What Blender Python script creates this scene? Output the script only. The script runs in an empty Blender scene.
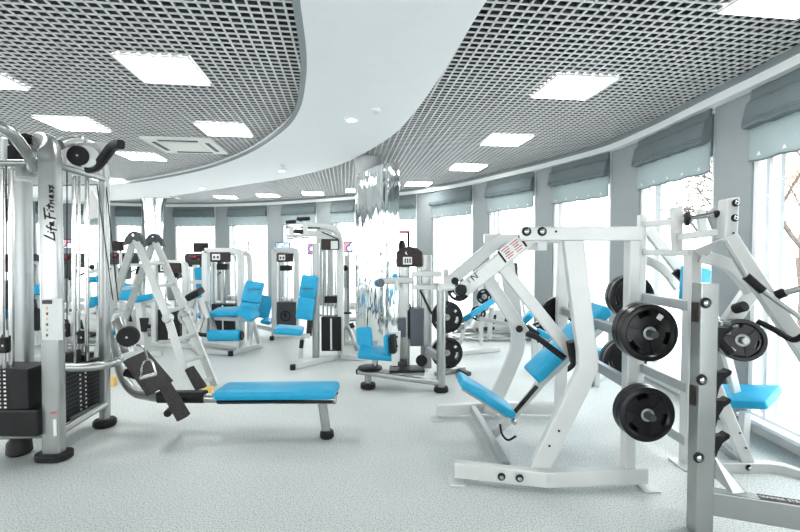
import bpy, bmesh, math, random
from mathutils import Vector, Matrix
random.seed(7)
SC = bpy.context.scene
COL = SC.collection
F = 440.0
CAM = Vector((0, 0, 1.6))
TH = math.radians(2.08)
V = Vector

def ray(px, py):
    a = (px - 400) / F; b = (266 - py) / F
    return V((a, math.cos(TH) + b * math.sin(TH), -math.sin(TH) + b * math.cos(TH)))
def P(px, py, Y):                      # picture point at depth Y
    d = ray(px, py); return CAM + d * (Y / d.y)
def Z(px, py, z=0.0):                  # picture point at height z
    d = ray(px, py); return CAM + d * ((z - CAM.z) / d.z)

# ------------------------------------------------------------------ materials
def mat(name, col, rough=0.5, metal=0.0, vary=0.04, scale=8.0, bump=0.0, emit=None, spec=0.5):
    m = bpy.data.materials.new(name); m.use_nodes = True
    nt = m.node_tree; b = nt.nodes['Principled BSDF']
    b.inputs['Roughness'].default_value = rough
    b.inputs['Metallic'].default_value = metal
    b.inputs['Specular IOR Level'].default_value = spec
    tc = nt.nodes.new('ShaderNodeTexCoord')
    n = nt.nodes.new('ShaderNodeTexNoise'); n.inputs['Scale'].default_value = scale
    n.inputs['Detail'].default_value = 3
    nt.links.new(tc.outputs['Object'], n.inputs['Vector'])
    r = nt.nodes.new('ShaderNodeValToRGB')
    r.color_ramp.elements[0].position = 0.3; r.color_ramp.elements[1].position = 0.7
    r.color_ramp.elements[0].color = tuple(max(0, c * (1 - vary)) for c in col) + (1,)
    r.color_ramp.elements[1].color = tuple(min(1, c * (1 + vary)) for c in col) + (1,)
    nt.links.new(n.outputs['Fac'], r.inputs['Fac'])
    nt.links.new(r.outputs['Color'], b.inputs['Base Color'])
    if bump:
        n2 = nt.nodes.new('ShaderNodeTexNoise'); n2.inputs['Scale'].default_value = scale * 12
        nt.links.new(tc.outputs['Object'], n2.inputs['Vector'])
        bp = nt.nodes.new('ShaderNodeBump'); bp.inputs['Strength'].default_value = bump
        bp.inputs['Distance'].default_value = 0.003
        nt.links.new(n2.outputs['Fac'], bp.inputs['Height']); nt.links.new(bp.outputs['Normal'], b.inputs['Normal'])
    if emit:
        b.inputs['Emission Color'].default_value = tuple(emit[0]) + (1,)
        b.inputs['Emission Strength'].default_value = emit[1]
    return m

M = {}
M['silver'] = mat('silver_paint', (.38, .395, .39), .26, .7, .02)
M['steel'] = mat('grey_tube_paint', (.36, .375, .375), .3, .5, .03)
M['white'] = mat('pale_grey_frame_paint', (.60, .61, .60), .33, .15, .02)
M['whitem'] = mat('light_machine_paint', (.58, .60, .59), .36, .15, .02)
M['chrome'] = mat('chrome', (.52, .52, .51), .14, 1.0, .02)
M['mirror'] = mat('mirror_foil', (.80, .84, .835), .05, 1.0, .06, 3)
def _crinkle():
    nt = M['mirror'].node_tree; b = nt.nodes['Principled BSDF']; tc = nt.nodes.new('ShaderNodeTexCoord'); mp = nt.nodes.new('ShaderNodeMapping')
    mp.inputs['Scale'].default_value = (9, 9, .8); n = nt.nodes.new('ShaderNodeTexNoise'); n.inputs['Scale'].default_value = 1.0; n.inputs['Detail'].default_value = 3
    bp = nt.nodes.new('ShaderNodeBump'); bp.inputs['Strength'].default_value = .55; bp.inputs['Distance'].default_value = .05
    nt.links.new(tc.outputs['Object'], mp.inputs[0]); nt.links.new(mp.outputs[0], n.inputs['Vector']); nt.links.new(n.outputs['Fac'], bp.inputs['Height']); nt.links.new(bp.outputs[0], b.inputs['Normal'])
_crinkle()
M['blue'] = mat('blue_vinyl', (.008, .31, .53), .42, 0, .05, 14, .25, None, .35)
M['black'] = mat('black_rubber', (.008, .008, .009), .5, 0, .2, 20, .2, None, .25)
M['iron'] = mat('black_enamel_iron', (.006, .0055, .0065), .3, 0, .2, 14, 0, None, .35)
M['dark'] = mat('dark_weight_plates', (.009, .009, .010), .45, 0, .15, 8, 0, None, .25)
M['shroud'] = mat('grey_shroud', (.055, .06, .065), .5, 0, .06, 8, 0, None, .3)
M['bluegrey'] = mat('blue_grey_shroud', (.075, .09, .11), .45, 0, .05)
M['alu'] = mat('aluminium', (.48, .50, .49), .36, .5, .04)
M['brownp'] = mat('brown_panel', (.022, .014, .012), .4, 0, .3, 40, 0, None, .3)
M['label'] = mat('white_label', (.8, .79, .78), .5, 0, .05)
M['redlabel'] = mat('red_print', (.5, .05, .06), .5, 0, .1)
M['red'] = mat('red_plastic', (.33, .03, .05), .4, 0, .1)
M['orange'] = mat('orange_wood', (.72, .42, .12), .6, 0, .1)
M['wallpaint'] = mat('grey_green_wall_paint', (.265, .295, .30), .75, 0, .02)
M['whitepaint'] = mat('white_paint', (.85, .86, .85), .6, 0, .01)
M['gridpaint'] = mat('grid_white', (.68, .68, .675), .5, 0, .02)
M['gridweb_shade'] = mat('grid_web_painted_shade', (.09, .09, .09), .7, 0, .05)  # shade on the slat sides, put into a dark web colour
M['cream'] = mat('cream_plastic', (.82, .80, .74), .45, 0, .01)
M['plenum'] = mat('plenum_dark', (.035, .035, .037), .9, 0, .2, 2)
M['winframe'] = mat('white_window_frame', (.82, .83, .83), .4, 0, .01)
M['conc'] = mat('outside_paving', (.7, .7, .7), .8, 0, .1, 1)
M['bark'] = mat('bark', (.12, .09, .075), .9, 0, .3, 20)
M['autumn'] = mat('autumn_leaves', (.62, .40, .24), .8, 0, .3, 3)
M['building'] = mat('pale_blue_render', (.55, .66, .8), .8, 0, .05, 1)
M['yellow'] = mat('yellow_foam', (.75, .5, .15), .6, 0, .05)

def treadmat():
    m = mat('ribbed_black_plastic', (.03, .028, .027), .6, 0, .1, 30, 0, None, .3); nt = m.node_tree; b = nt.nodes['Principled BSDF']; L = nt.links.new
    tc = nt.nodes.new('ShaderNodeTexCoord'); v = nt.nodes.new('ShaderNodeTexVoronoi'); v.inputs['Scale'].default_value = 62; v.distance = 'CHEBYCHEV'; v.inputs['Randomness'].default_value = .15
    L(tc.outputs['Object'], v.inputs['Vector']); r = nt.nodes.new('ShaderNodeValToRGB'); r.color_ramp.elements[0].position = .3; r.color_ramp.elements[1].position = .5
    r.color_ramp.elements[0].color = (.045, .04, .038, 1); r.color_ramp.elements[1].color = (.004, .004, .004, 1)
    L(v.outputs['Distance'], r.inputs[0]); L(r.outputs[0], b.inputs['Base Color'])
    return m
M['tread'] = treadmat()
def fabric(name, col, tr):
    m = mat(name, col, .85, 0, .06, 60)
    nt = m.node_tree; b = nt.nodes['Principled BSDF']; out = nt.nodes['Material Output']
    t = nt.nodes.new('ShaderNodeBsdfTranslucent'); t.inputs['Color'].default_value = (col[0] * 1.1, col[1] * 1.1, col[2] * 1.1, 1)
    mx = nt.nodes.new('ShaderNodeMixShader'); mx.inputs[0].default_value = tr
    nt.links.new(b.outputs[0], mx.inputs[1]); nt.links.new(t.outputs[0], mx.inputs[2]); nt.links.new(mx.outputs[0], out.inputs[0])
    return m
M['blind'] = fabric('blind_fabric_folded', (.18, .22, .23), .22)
M['blind_backlit'] = fabric('blind_fabric_backlit_tone', (.44, .50, .505), .55)  # same cloth as the folds, backlight painted in as a paler colour

def glassmat():
    m = bpy.data.materials.new('window_glass'); m.use_nodes = True
    nt = m.node_tree; nt.nodes.clear()
    out = nt.nodes.new('ShaderNodeOutputMaterial')
    t = nt.nodes.new('ShaderNodeBsdfTransparent'); t.inputs[0].default_value = (.95, .97, .97, 1)
    g = nt.nodes.new('ShaderNodeBsdfGlossy'); g.inputs['Roughness'].default_value = .02
    f = nt.nodes.new('ShaderNodeFresnel'); f.inputs[0].default_value = 1.35
    mx = nt.nodes.new('ShaderNodeMixShader')
    ge = nt.nodes.new('ShaderNodeNewGeometry'); k = nt.nodes.new('ShaderNodeMath'); k.operation = 'MULTIPLY_ADD'
    k.inputs[1].default_value = -1; k.inputs[2].default_value = 1; k2 = nt.nodes.new('ShaderNodeMath'); k2.operation = 'MULTIPLY'
    nt.links.new(ge.outputs['Backfacing'], k.inputs[0]); nt.links.new(k.outputs[0], k2.inputs[0]); nt.links.new(f.outputs[0], k2.inputs[1])
    nt.links.new(k2.outputs[0], mx.inputs[0]); nt.links.new(t.outputs[0], mx.inputs[1]); nt.links.new(g.outputs[0], mx.inputs[2])
    nt.links.new(mx.outputs[0], out.inputs[0])
    return m
M['glass'] = glassmat()

def emis(name, col, s):
    return mat(name, col, .5, 0, 0.0, emit=(col, s))
M['panel'] = emis('light_diffuser', (1.0, 1.0, .99), 9.0)
M['spot'] = emis('spot_lamp', (1.0, .98, .93), 12.0)

def screenmat(name, c1, c2, c3, s, scale=6):
    m = bpy.data.materials.new(name); m.use_nodes = True
    nt = m.node_tree; b = nt.nodes['Principled BSDF']
    tc = nt.nodes.new('ShaderNodeTexCoord')
    v = nt.nodes.new('ShaderNodeTexVoronoi'); v.inputs['Scale'].default_value = scale
    nt.links.new(tc.outputs['Object'], v.inputs['Vector'])
    r = nt.nodes.new('ShaderNodeValToRGB'); r.color_ramp.interpolation = 'CONSTANT'
    e = r.color_ramp.elements
    e[0].color = c1 + (1,); e[1].position = .38; e[1].color = c2 + (1,)
    k = e.new(.62); k.color = c3 + (1,)
    nt.links.new(v.outputs['Distance'], r.inputs[0])
    nt.links.new(r.outputs[0], b.inputs['Emission Color']); b.inputs['Emission Strength'].default_value = s
    b.inputs['Base Color'].default_value = (.008, .008, .008, 1); b.inputs['Roughness'].default_value = .5; b.inputs['Specular IOR Level'].default_value = .1
    return m
M['scrA'] = screenmat('screen_news', (.7, .75, .85), (.08, .1, .25), (.6, .2, .2), 1.0)
M['scrB'] = screenmat('screen_blue', (.35, .5, .95), (.12, .25, .75), (.7, .8, .95), 1.2)
M['scrC'] = screenmat('screen_bright', (1, 1, 1), (.95, .75, .78), (.9, .9, .95), 1.5)
M['scrD'] = screenmat('screen_dark', (.015, .012, .015), (.02, .02, .025), (.03, .02, .02), .5)
M['console'] = screenmat('console_lights', (.01, .01, .012), (.01, .01, .012), (.4, .05, .08), .5, 14)

def floormat():
    m = bpy.data.materials.new('speckled_rubber_floor'); m.use_nodes = True
    nt = m.node_tree; b = nt.nodes['Principled BSDF']; L = nt.links.new
    b.inputs['Roughness'].default_value = .5
    b.inputs['Specular IOR Level'].default_value = .35
    tc = nt.nodes.new('ShaderNodeTexCoord')
    n1 = nt.nodes.new('ShaderNodeTexNoise'); n1.inputs['Scale'].default_value = 105; n1.inputs['Detail'].default_value = 2
    n2 = nt.nodes.new('ShaderNodeTexNoise'); n2.inputs['Scale'].default_value = .7; n2.inputs['Detail'].default_value = 3
    for n in (n1, n2): L(tc.outputs['Object'], n.inputs['Vector'])
    r1 = nt.nodes.new('ShaderNodeValToRGB'); e = r1.color_ramp.elements
    e[0].position = .30; e[0].color = (.25, .285, .29, 1); e[1].position = .62; e[1].color = (.70, .73, .715, 1)
    k = e.new(.45); k.color = (.54, .58, .565, 1)
    L(n1.outputs['Fac'], r1.inputs[0])
    r2 = nt.nodes.new('ShaderNodeValToRGB'); e = r2.color_ramp.elements
    e[0].position = .3; e[0].color = (.90, .91, .91, 1); e[1].position = .7; e[1].color = (1, 1, 1, 1)
    L(n2.outputs['Fac'], r2.inputs[0])
    mx = nt.nodes.new('ShaderNodeMixRGB'); mx.blend_type = 'MULTIPLY'; mx.inputs[0].default_value = 1
    L(r1.outputs[0], mx.inputs[1]); L(r2.outputs[0], mx.inputs[2]); L(mx.outputs[0], b.inputs['Base Color'])
    bp = nt.nodes.new('ShaderNodeBump'); bp.inputs['Strength'].default_value = .03; bp.inputs['Distance'].default_value = .002
    L(n1.outputs['Fac'], bp.inputs['Height']); L(bp.outputs[0], b.inputs['Normal'])
    return m
M['floor'] = floormat()

# ------------------------------------------------------------------ mesh helpers (world coordinates)
def frame_dirs(d, up):
    d = d.normalized(); up = V(up)
    if abs(d.dot(up.normalized())) > .985:
        up = V((0, 1, 0)) if abs(d.y) < .9 else V((1, 0, 0))
    s = d.cross(up).normalized(); u = s.cross(d).normalized()
    return s, u

def curve_pts(pts, n=6):               # Catmull-Rom smoothing
    pts = [V(p) for p in pts]; out = []
    ext = [pts[0] * 2 - pts[1]] + pts + [pts[-1] * 2 - pts[-2]]
    for i in range(1, len(ext) - 2):
        a, b, c, d = ext[i - 1:i + 3]
        for k in range(n):
            t = k / n
            out.append(.5 * ((2 * b) + (c - a) * t + (2 * a - 5 * b + 4 * c - d) * t * t + (3 * b - a - 3 * c + d) * t ** 3))
    out.append(pts[-1]); return out

def sweep(pts, prof, up=(0, 0, 1), bm=None):
    pts = [V(p) for p in pts]; bm = bm or bmesh.new(); rings = []
    n = len(pts)
    u_prev = None
    for i, p in enumerate(pts):
        d0 = (pts[i] - pts[i - 1]).normalized() if i else (pts[1] - pts[0]).normalized()
        d1 = (pts[i + 1] - pts[i]).normalized() if i < n - 1 else d0
        d = (d0 + d1).normalized()
        c = max(.4, math.sqrt(max(0.0, (1 + d0.dot(d1)) / 2)))
        s, u = frame_dirs(d, up if u_prev is None or up else u_prev)
        k = (d1 - d0); k = k.normalized() if k.length > 1e-6 else None
        ring = []
        for (x, y) in prof:
            o = s * x + u * y
            if k is not None and c < .999: o = o + k * (o.dot(k)) * (1 / c - 1)
            ring.append(bm.verts.new(p + o))
        rings.append(ring)
    m = len(prof)
    for a, b in zip(rings, rings[1:]):
        for j in range(m):
            bm.faces.new((a[j], a[(j + 1) % m], b[(j + 1) % m], b[j]))
    bm.faces.new(rings[0][::-1]); bm.faces.new(rings[-1])
    bmesh.ops.recalc_face_normals(bm, faces=bm.faces)
    return bm

def rrect(w, h, r=.01, seg=3):
    r = min(r, w * .49, h * .49); out = []
    for cx, cy, a0 in ((w / 2 - r, h / 2 - r, 0), (-w / 2 + r, h / 2 - r, 90), (-w / 2 + r, -h / 2 + r, 180), (w / 2 - r, -h / 2 + r, 270)):
        for k in range(seg + 1):
            a = math.radians(a0 + 90 * k / seg); out.append((cx + r * math.cos(a), cy + r * math.sin(a)))
    return out
def flat(bm):
    L = bm.faces.layers.int.new('flat')
    for f in bm.faces: f[L] = 1
    return bm
def beam(pts, w, h, up=(0, 0, 1), r=.008):
    bm = sweep(pts, rrect(w, h, r), up)
    return flat(bm) if r < .012 else bm
def circ(r, n=14): return [(r * math.cos(2 * math.pi * k / n), r * math.sin(2 * math.pi * k / n)) for k in range(n)]
def tube(pts, r, n=14, up=(.31, .17, .93)): return sweep(pts, circ(r, n), up)

def lathe(p, axis, prof, n=32, bm=None):  # prof: list of (r, t) along axis
    bm = bm or bmesh.new(); p = V(p); ax = V(axis).normalized(); s, u = frame_dirs(ax, (0, 0, 1))
    rings = []
    for (r, t) in prof:
        if r < 1e-5: rings.append([bm.verts.new(p + ax * t)])
        else: rings.append([bm.verts.new(p + ax * t + s * r * math.cos(2 * math.pi * k / n) + u * r * math.sin(2 * math.pi * k / n)) for k in range(n)])
    for a, b in zip(rings, rings[1:]):
        for k in range(n):
            q = [a[k % len(a)], a[(k + 1) % len(a)], b[(k + 1) % len(b)], b[k % len(b)]]
            q2 = []
            for v in q:
                if v not in q2: q2.append(v)
            if len(q2) > 2:
                try: bm.faces.new(q2)
                except ValueError: pass
    bmesh.ops.recalc_face_normals(bm, faces=bm.faces)
    return bm
def cyl(p, q, r, n=24, b=.15):
    d = V(q) - V(p); L = d.length; e = min(r * b, L * .3)
    return lathe(p, d, [(0, 0), (r - e, 0), (r, e), (r, L - e), (r - e, L), (0, L)], n)

def slab(poly, vec, bev=0.0, seg=2):   # polygon extruded by a vector
    bm = bmesh.new(); vec = V(vec)
    a = [bm.verts.new(V(p)) for p in poly]; b = [bm.verts.new(V(p) + vec) for p in poly]
    n = len(a); bm.faces.new(a); bm.faces.new(b[::-1])
    for i in range(n): bm.faces.new((a[i], b[i], b[(i + 1) % n], a[(i + 1) % n]))
    bmesh.ops.recalc_face_normals(bm, faces=bm.faces)
    if bev: bmesh.ops.bevel(bm, geom=list(bm.edges), offset=bev, segments=seg, affect='EDGES', profile=.6)
    return flat(bm) if seg < 3 else bm
def box(c, x, y, z, bev=.005, seg=2):  # centre plus three full-size axis vectors
    c = V(c); x = V(x); y = V(y); z = V(z)
    o = c - x / 2 - y / 2 - z / 2
    return slab([o, o + x, o + x + y, o + y], z, bev, seg)
def bx(x0, x1, y0, y1, z0, z1, bev=.005, seg=2):
    return box(((x0 + x1) / 2, (y0 + y1) / 2, (z0 + z1) / 2), (x1 - x0, 0, 0), (0, y1 - y0, 0), (0, 0, z1 - z0), bev, seg)
def pad(p, q, wdir, width, thick, bev=.016):
    p = V(p); q = V(q); d = q - p; w = V(wdir).normalized()
    w = (w - d.normalized() * w.dot(d.normalized())).normalized(); nrm = d.cross(w).normalized()
    bm = bmesh.new()
    # rounded outline in plan, domed edge
    L = d.length; r = min(.028, width * .3, L * .3)
    out = rrect(L, width, r, 5); dd = d.normalized(); c = (p + q) / 2
    rings = []
    e = min(bev, thick * .45)
    for (ins, t) in ((e, -thick / 2), (e * .3, -thick / 2 + e * .3), (0, -thick / 2 + e), (0, thick / 2 - e), (e * .3, thick / 2 - e * .3), (e, thick / 2)):
        kx = (L / 2 - ins) / (L / 2); ky = (width / 2 - ins) / (width / 2)
        rings.append([bm.verts.new(c + dd * x * kx + w * y * ky + nrm * t) for x, y in out])
    m = len(out)
    for a, b in zip(rings, rings[1:]):
        for j in range(m): bm.faces.new((a[j], a[(j + 1) % m], b[(j + 1) % m], b[j]))
    for ring, t in ((rings[0], -1), (rings[-1], 1)):
        cv = bm.verts.new(c + nrm * t * (thick / 2 + .004))
        for j in range(m): bm.faces.new((ring[j], ring[(j + 1) % m], cv))
    bmesh.ops.recalc_face_normals(bm, faces=bm.faces)
    return bm

# ------------------------------------------------------------------ object helpers
def link(name, bm, m, smooth=True):
    me = bpy.data.meshes.new(name)
    if smooth:
        L = bm.faces.layers.int.get('flat')
        for f in bm.faces: f.smooth = not (L and f[L])
        for e in bm.edges:
            if len(e.link_faces) == 2 and e.calc_face_angle(0) > .62: e.smooth = False
    bm.to_mesh(me); bm.free(); me.materials.append(M[m] if isinstance(m, str) else m)
    o = bpy.data.objects.new(name, me); COL.objects.link(o); return o
def shift(bm, v):
    for x in bm.verts: x.co -= v
def root(o):
    while o.parent: o = o.parent
    return o
def base_of(o):
    v = V((0, 0, 0))
    while o: v += o.location; o = o.parent
    return v
def part(parent, name, bm, m, label=None):
    shift(bm, base_of(parent)); o = link(name, bm, m); o.parent = parent
    if label: o['label'] = label
    return o
def tag(o, label, cat, group=None):
    o['label'] = label; o['category'] = cat
    if group: o['group'] = group
    return o
def thing(name, base, label, cat, group=None):
    o = bpy.data.objects.new(name, None); o.empty_display_size = .1; COL.objects.link(o); o.location = V(base)
    return tag(o, label, cat, group)
def solo(name, bm, m, base, label, cat, group=None):
    shift(bm, V(base)); o = link(name, bm, m); o.location = V(base); return tag(o, label, cat, group)
def struct(name, bm, m, parent=None):
    o = link(name, bm, m)
    if parent is None: o['kind'] = 'structure'
    else: o.parent = parent
    return o
def dup(o, loc, label, cat=None, group=None, rot=None):
    r = o.copy(); COL.objects.link(r); r.location = V(loc)
    if rot is not None: r.rotation_euler = rot
    r['label'] = label
    if cat: r['category'] = cat
    if group: r['group'] = group
    for ch in list(o.children):
        c = ch.copy(); COL.objects.link(c); c.parent = r
        for g in list(ch.children):
            e = g.copy(); COL.objects.link(e); e.parent = c
    return r
def text_bm(s, origin, xdir, ydir, size, depth=.0015, shear=0.0, spacing=1.0):
    cu = bpy.data.curves.new('lettering', 'FONT'); cu.body = s; cu.size = 1.0; cu.shear = shear; cu.space_character = spacing
    cu.align_x = 'CENTER'; cu.align_y = 'CENTER'; cu.extrude = .004
    ob = bpy.data.objects.new('lettering', cu); COL.objects.link(ob)
    dg = bpy.context.evaluated_depsgraph_get(); me = bpy.data.meshes.new_from_object(ob.evaluated_get(dg))
    bpy.data.objects.remove(ob); bpy.data.curves.remove(cu)
    bm = bmesh.new(); bm.from_mesh(me); bpy.data.meshes.remove(me)
    x = V(xdir).normalized(); y = V(ydir).normalized(); z = x.cross(y)
    for v in bm.verts:
        c = v.co.copy(); v.co = V(origin) + x * c.x * size + y * c.y * size + z * (c.z * depth / .004 + depth)
    return bm
# ------------------------------------------------------------------ camera, world
cam = bpy.data.cameras.new('camera'); cam.lens = F * 36 / 800; cam.sensor_width = 36; cam.clip_start = .05
co = bpy.data.objects.new('camera', cam); COL.objects.link(co); co.location = CAM
co.rotation_euler = (math.pi / 2 - TH, 0, 0); SC.camera = co
w = bpy.data.worlds.new('sky'); SC.world = w; w.use_nodes = True
nt = w.node_tree; bg = nt.nodes['Background']
tc = nt.nodes.new('ShaderNodeTexCoord'); sx = nt.nodes.new('ShaderNodeSeparateXYZ'); rp = nt.nodes.new('ShaderNodeValToRGB')
nt.links.new(tc.outputs['Generated'], sx.inputs[0]); nt.links.new(sx.outputs['Z'], rp.inputs[0]); nt.links.new(rp.outputs[0], bg.inputs[0])
e = rp.color_ramp.elements; e[0].position = 0; e[0].color = (1, .995, .985, 1); e[1].position = .7; e[1].color = (.95, .975, 1, 1)
bg.inputs[1].default_value = 2.6
SC.view_settings.view_transform = 'Standard'; SC.view_settings.look = 'None'; SC.view_settings.gamma = 1
SC.view_settings.exposure = 1.42
SC.cycles.use_denoising = True; SC.cycles.max_bounces = 10; SC.cycles.diffuse_bounces = 5; SC.cycles.caustics_reflective = False
SC.cycles.sample_clamp_indirect = 8

# ------------------------------------------------------------------ wall line (plan) from the cornice
GZ = 3.10; CZ = 2.97
corn = [(800, 70), (713, 109), (660, 133), (610, 152.5), (560, 165.5), (535, 171.5), (474, 185), (440, 191), (400, 196), (350, 200), (300, 203.5), (250, 206), (200, 207), (150, 206.7), (100, 205), (50, 202.5), (0, 198)]
wp = [Z(x, y, CZ) for x, y in corn]
wp = [V((p.x, p.y, 0)) for p in wp]
front = [V((1.4, -3.6, 0)), V((2.6, -1.2, 0)), V((2.98, 1.3, 0))]
behind = [V((-11.6, 8.2, 0)), V((-11.6, 3.0, 0)), V((-9.6, -2.0, 0)), V((-5, -4.8, 0)), V((-1.2, -5, 0))]
loop = front + wp + behind
fine = curve_pts(loop + [loop[0]], 8)[:-1]
def hit(px):                            # wall point seen at picture column px
    a = (px - 400) / F; best = None
    for p, q in zip(fine, fine[1:]):
        fp = p.x - a * p.y; fq = q.x - a * q.y
        if fp * fq <= 0 and (p.y > .5 or q.y > .5):
            t = fp / (fp - fq); r = p.lerp(q, t)
            if r.y > .3 and (best is None or r.y > best.y): best = r
    return best
def up(p, z): return V((p.x, p.y, z))
CEN = V((-4.5, 5, 0))
def inward(a, b):
    d = (b - a).normalized(); n = V((-d.y, d.x, 0))
    return n if n.dot(CEN - (a + b) / 2) > 0 else -n

inner = [p for p in fine]
def poly_slab(pts, z0, z1): return slab([up(p, z0) for p in pts], (0, 0, z1 - z0))
floor_pts = [p + (p - CEN).normalized() * .4 for p in fine[::3]]
struct('floor', poly_slab(floor_pts, -.12, 0), 'floor')
struct('ceiling', poly_slab(floor_pts, 3.55, 3.65), 'plenum')
struct('ground', bx(-60, 60, -60, 60, -.9, -.8, 0), 'conc')

# lattice ceiling
YAW = math.radians(7.1); gd = V((-math.sin(YAW), math.cos(YAW), 0)); gs = V((math.cos(YAW), math.sin(YAW), 0))
def lattice():
    bm = bmesh.new(); pitch = .075; th = .0075; h = .04
    poly = [p + (p - CEN).normalized() * .12 for p in fine]
    for (d, s, dz) in ((gd, gs, 0), (gs, gd, .0006)):
        vals = [p.dot(s) for p in poly]; k0 = math.floor(min(vals) / pitch); k1 = math.ceil(max(vals) / pitch)
        for k in range(k0, k1 + 1):
            c = k * pitch + .011; ts = []
            for p, q in zip(poly, poly[1:] + poly[:1]):
                a, b = p.dot(s) - c, q.dot(s) - c
                if (a < 0) != (b < 0): ts.append(p.lerp(q, a / (a - b)).dot(d))
            ts.sort()
            for t0, t1 in zip(ts[::2], ts[1::2]):
                if t1 < -2.5 and d is gd: continue
                o = s * c
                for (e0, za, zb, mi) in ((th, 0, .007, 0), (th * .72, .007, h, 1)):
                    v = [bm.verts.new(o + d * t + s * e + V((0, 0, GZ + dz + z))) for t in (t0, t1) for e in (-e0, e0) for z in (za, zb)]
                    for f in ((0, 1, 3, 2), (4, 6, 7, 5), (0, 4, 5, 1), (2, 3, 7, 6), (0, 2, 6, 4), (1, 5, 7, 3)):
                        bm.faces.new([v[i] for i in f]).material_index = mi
    return bm
lat = lattice(); bmesh.ops.recalc_face_normals(lat, faces=lat.faces)
me = bpy.data.meshes.new('ceiling_lattice'); lat.to_mesh(me); lat.free(); me.materials.append(M['gridpaint']); me.materials.append(M['gridweb_shade'])
o = bpy.data.objects.new('ceiling_lattice', me); COL.objects.link(o); o['kind'] = 'structure'

# curved plasterboard band
SZ = 3.03
Lp = [(290, -120), (293, -40), (296, 0), (303, 50), (303, 80), (297, 110), (281, 131), (246, 154), (205, 169), (160, 178.5), (120, 184), (60, 186), (0, 185.5), (-80, 183)]
Rp = [(560, -120), (515, -40), (487, 0), (458, 47), (438, 80), (414, 113), (389, 138), (350, 160.5), (320, 170.5), (290, 177.5), (250, 184), (212, 190), (170, 196), (130, 199.5), (60, 203), (0, 204), (-80, 200)]
Lc = curve_pts([Z(x, y, SZ) for x, y in Lp], 5); Rc = curve_pts([Z(x, y, SZ) for x, y in Rp], 5)
struct('ceiling_soffit', poly_slab(Lc + Rc[::-1], SZ, GZ - .002), 'whitepaint')

struct('trim_3', beam([p + V((0, 0, .012)) for p in Lc], .05, .03), 'wallpaint')
# cornice along the wall
def offs(pts, k):
    out = []
    for i, p in enumerate(pts):
        a = pts[i - 1]; b = pts[(i + 1) % len(pts)]
        d = (b - a).normalized(); n = V((-d.y, d.x, 0))
        if n.dot(CEN - p) < 0: n = -n
        out.append(p + n * k)
    return out
def ringwall(pts, k0, k1, z0, z1):
    bm = bmesh.new(); A = offs(pts, k0); B = offs(pts, k1); n = len(pts)
    vs = [[bm.verts.new(up(p, z)) for p, z in ((A[i], z0), (B[i], z0), (B[i], z1), (A[i], z1))] for i in range(n)]
    for i in range(n):
        a, b = vs[i], vs[(i + 1) % n]
        for j in range(4): bm.faces.new((a[j], a[(j + 1) % 4], b[(j + 1) % 4], b[j]))
    bmesh.ops.recalc_face_normals(bm, faces=bm.faces); return bm
struct('trim_1', ringwall(fine, .11, -.1, CZ, CZ + .075), 'whitepaint')
struct('trim_2', ringwall(fine, .135, -.1, CZ + .075, GZ - .002), 'wallpaint')
struct('wall_top', ringwall(fine, -.36, -.5, CZ - .35, 3.66), 'wallpaint')

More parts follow.
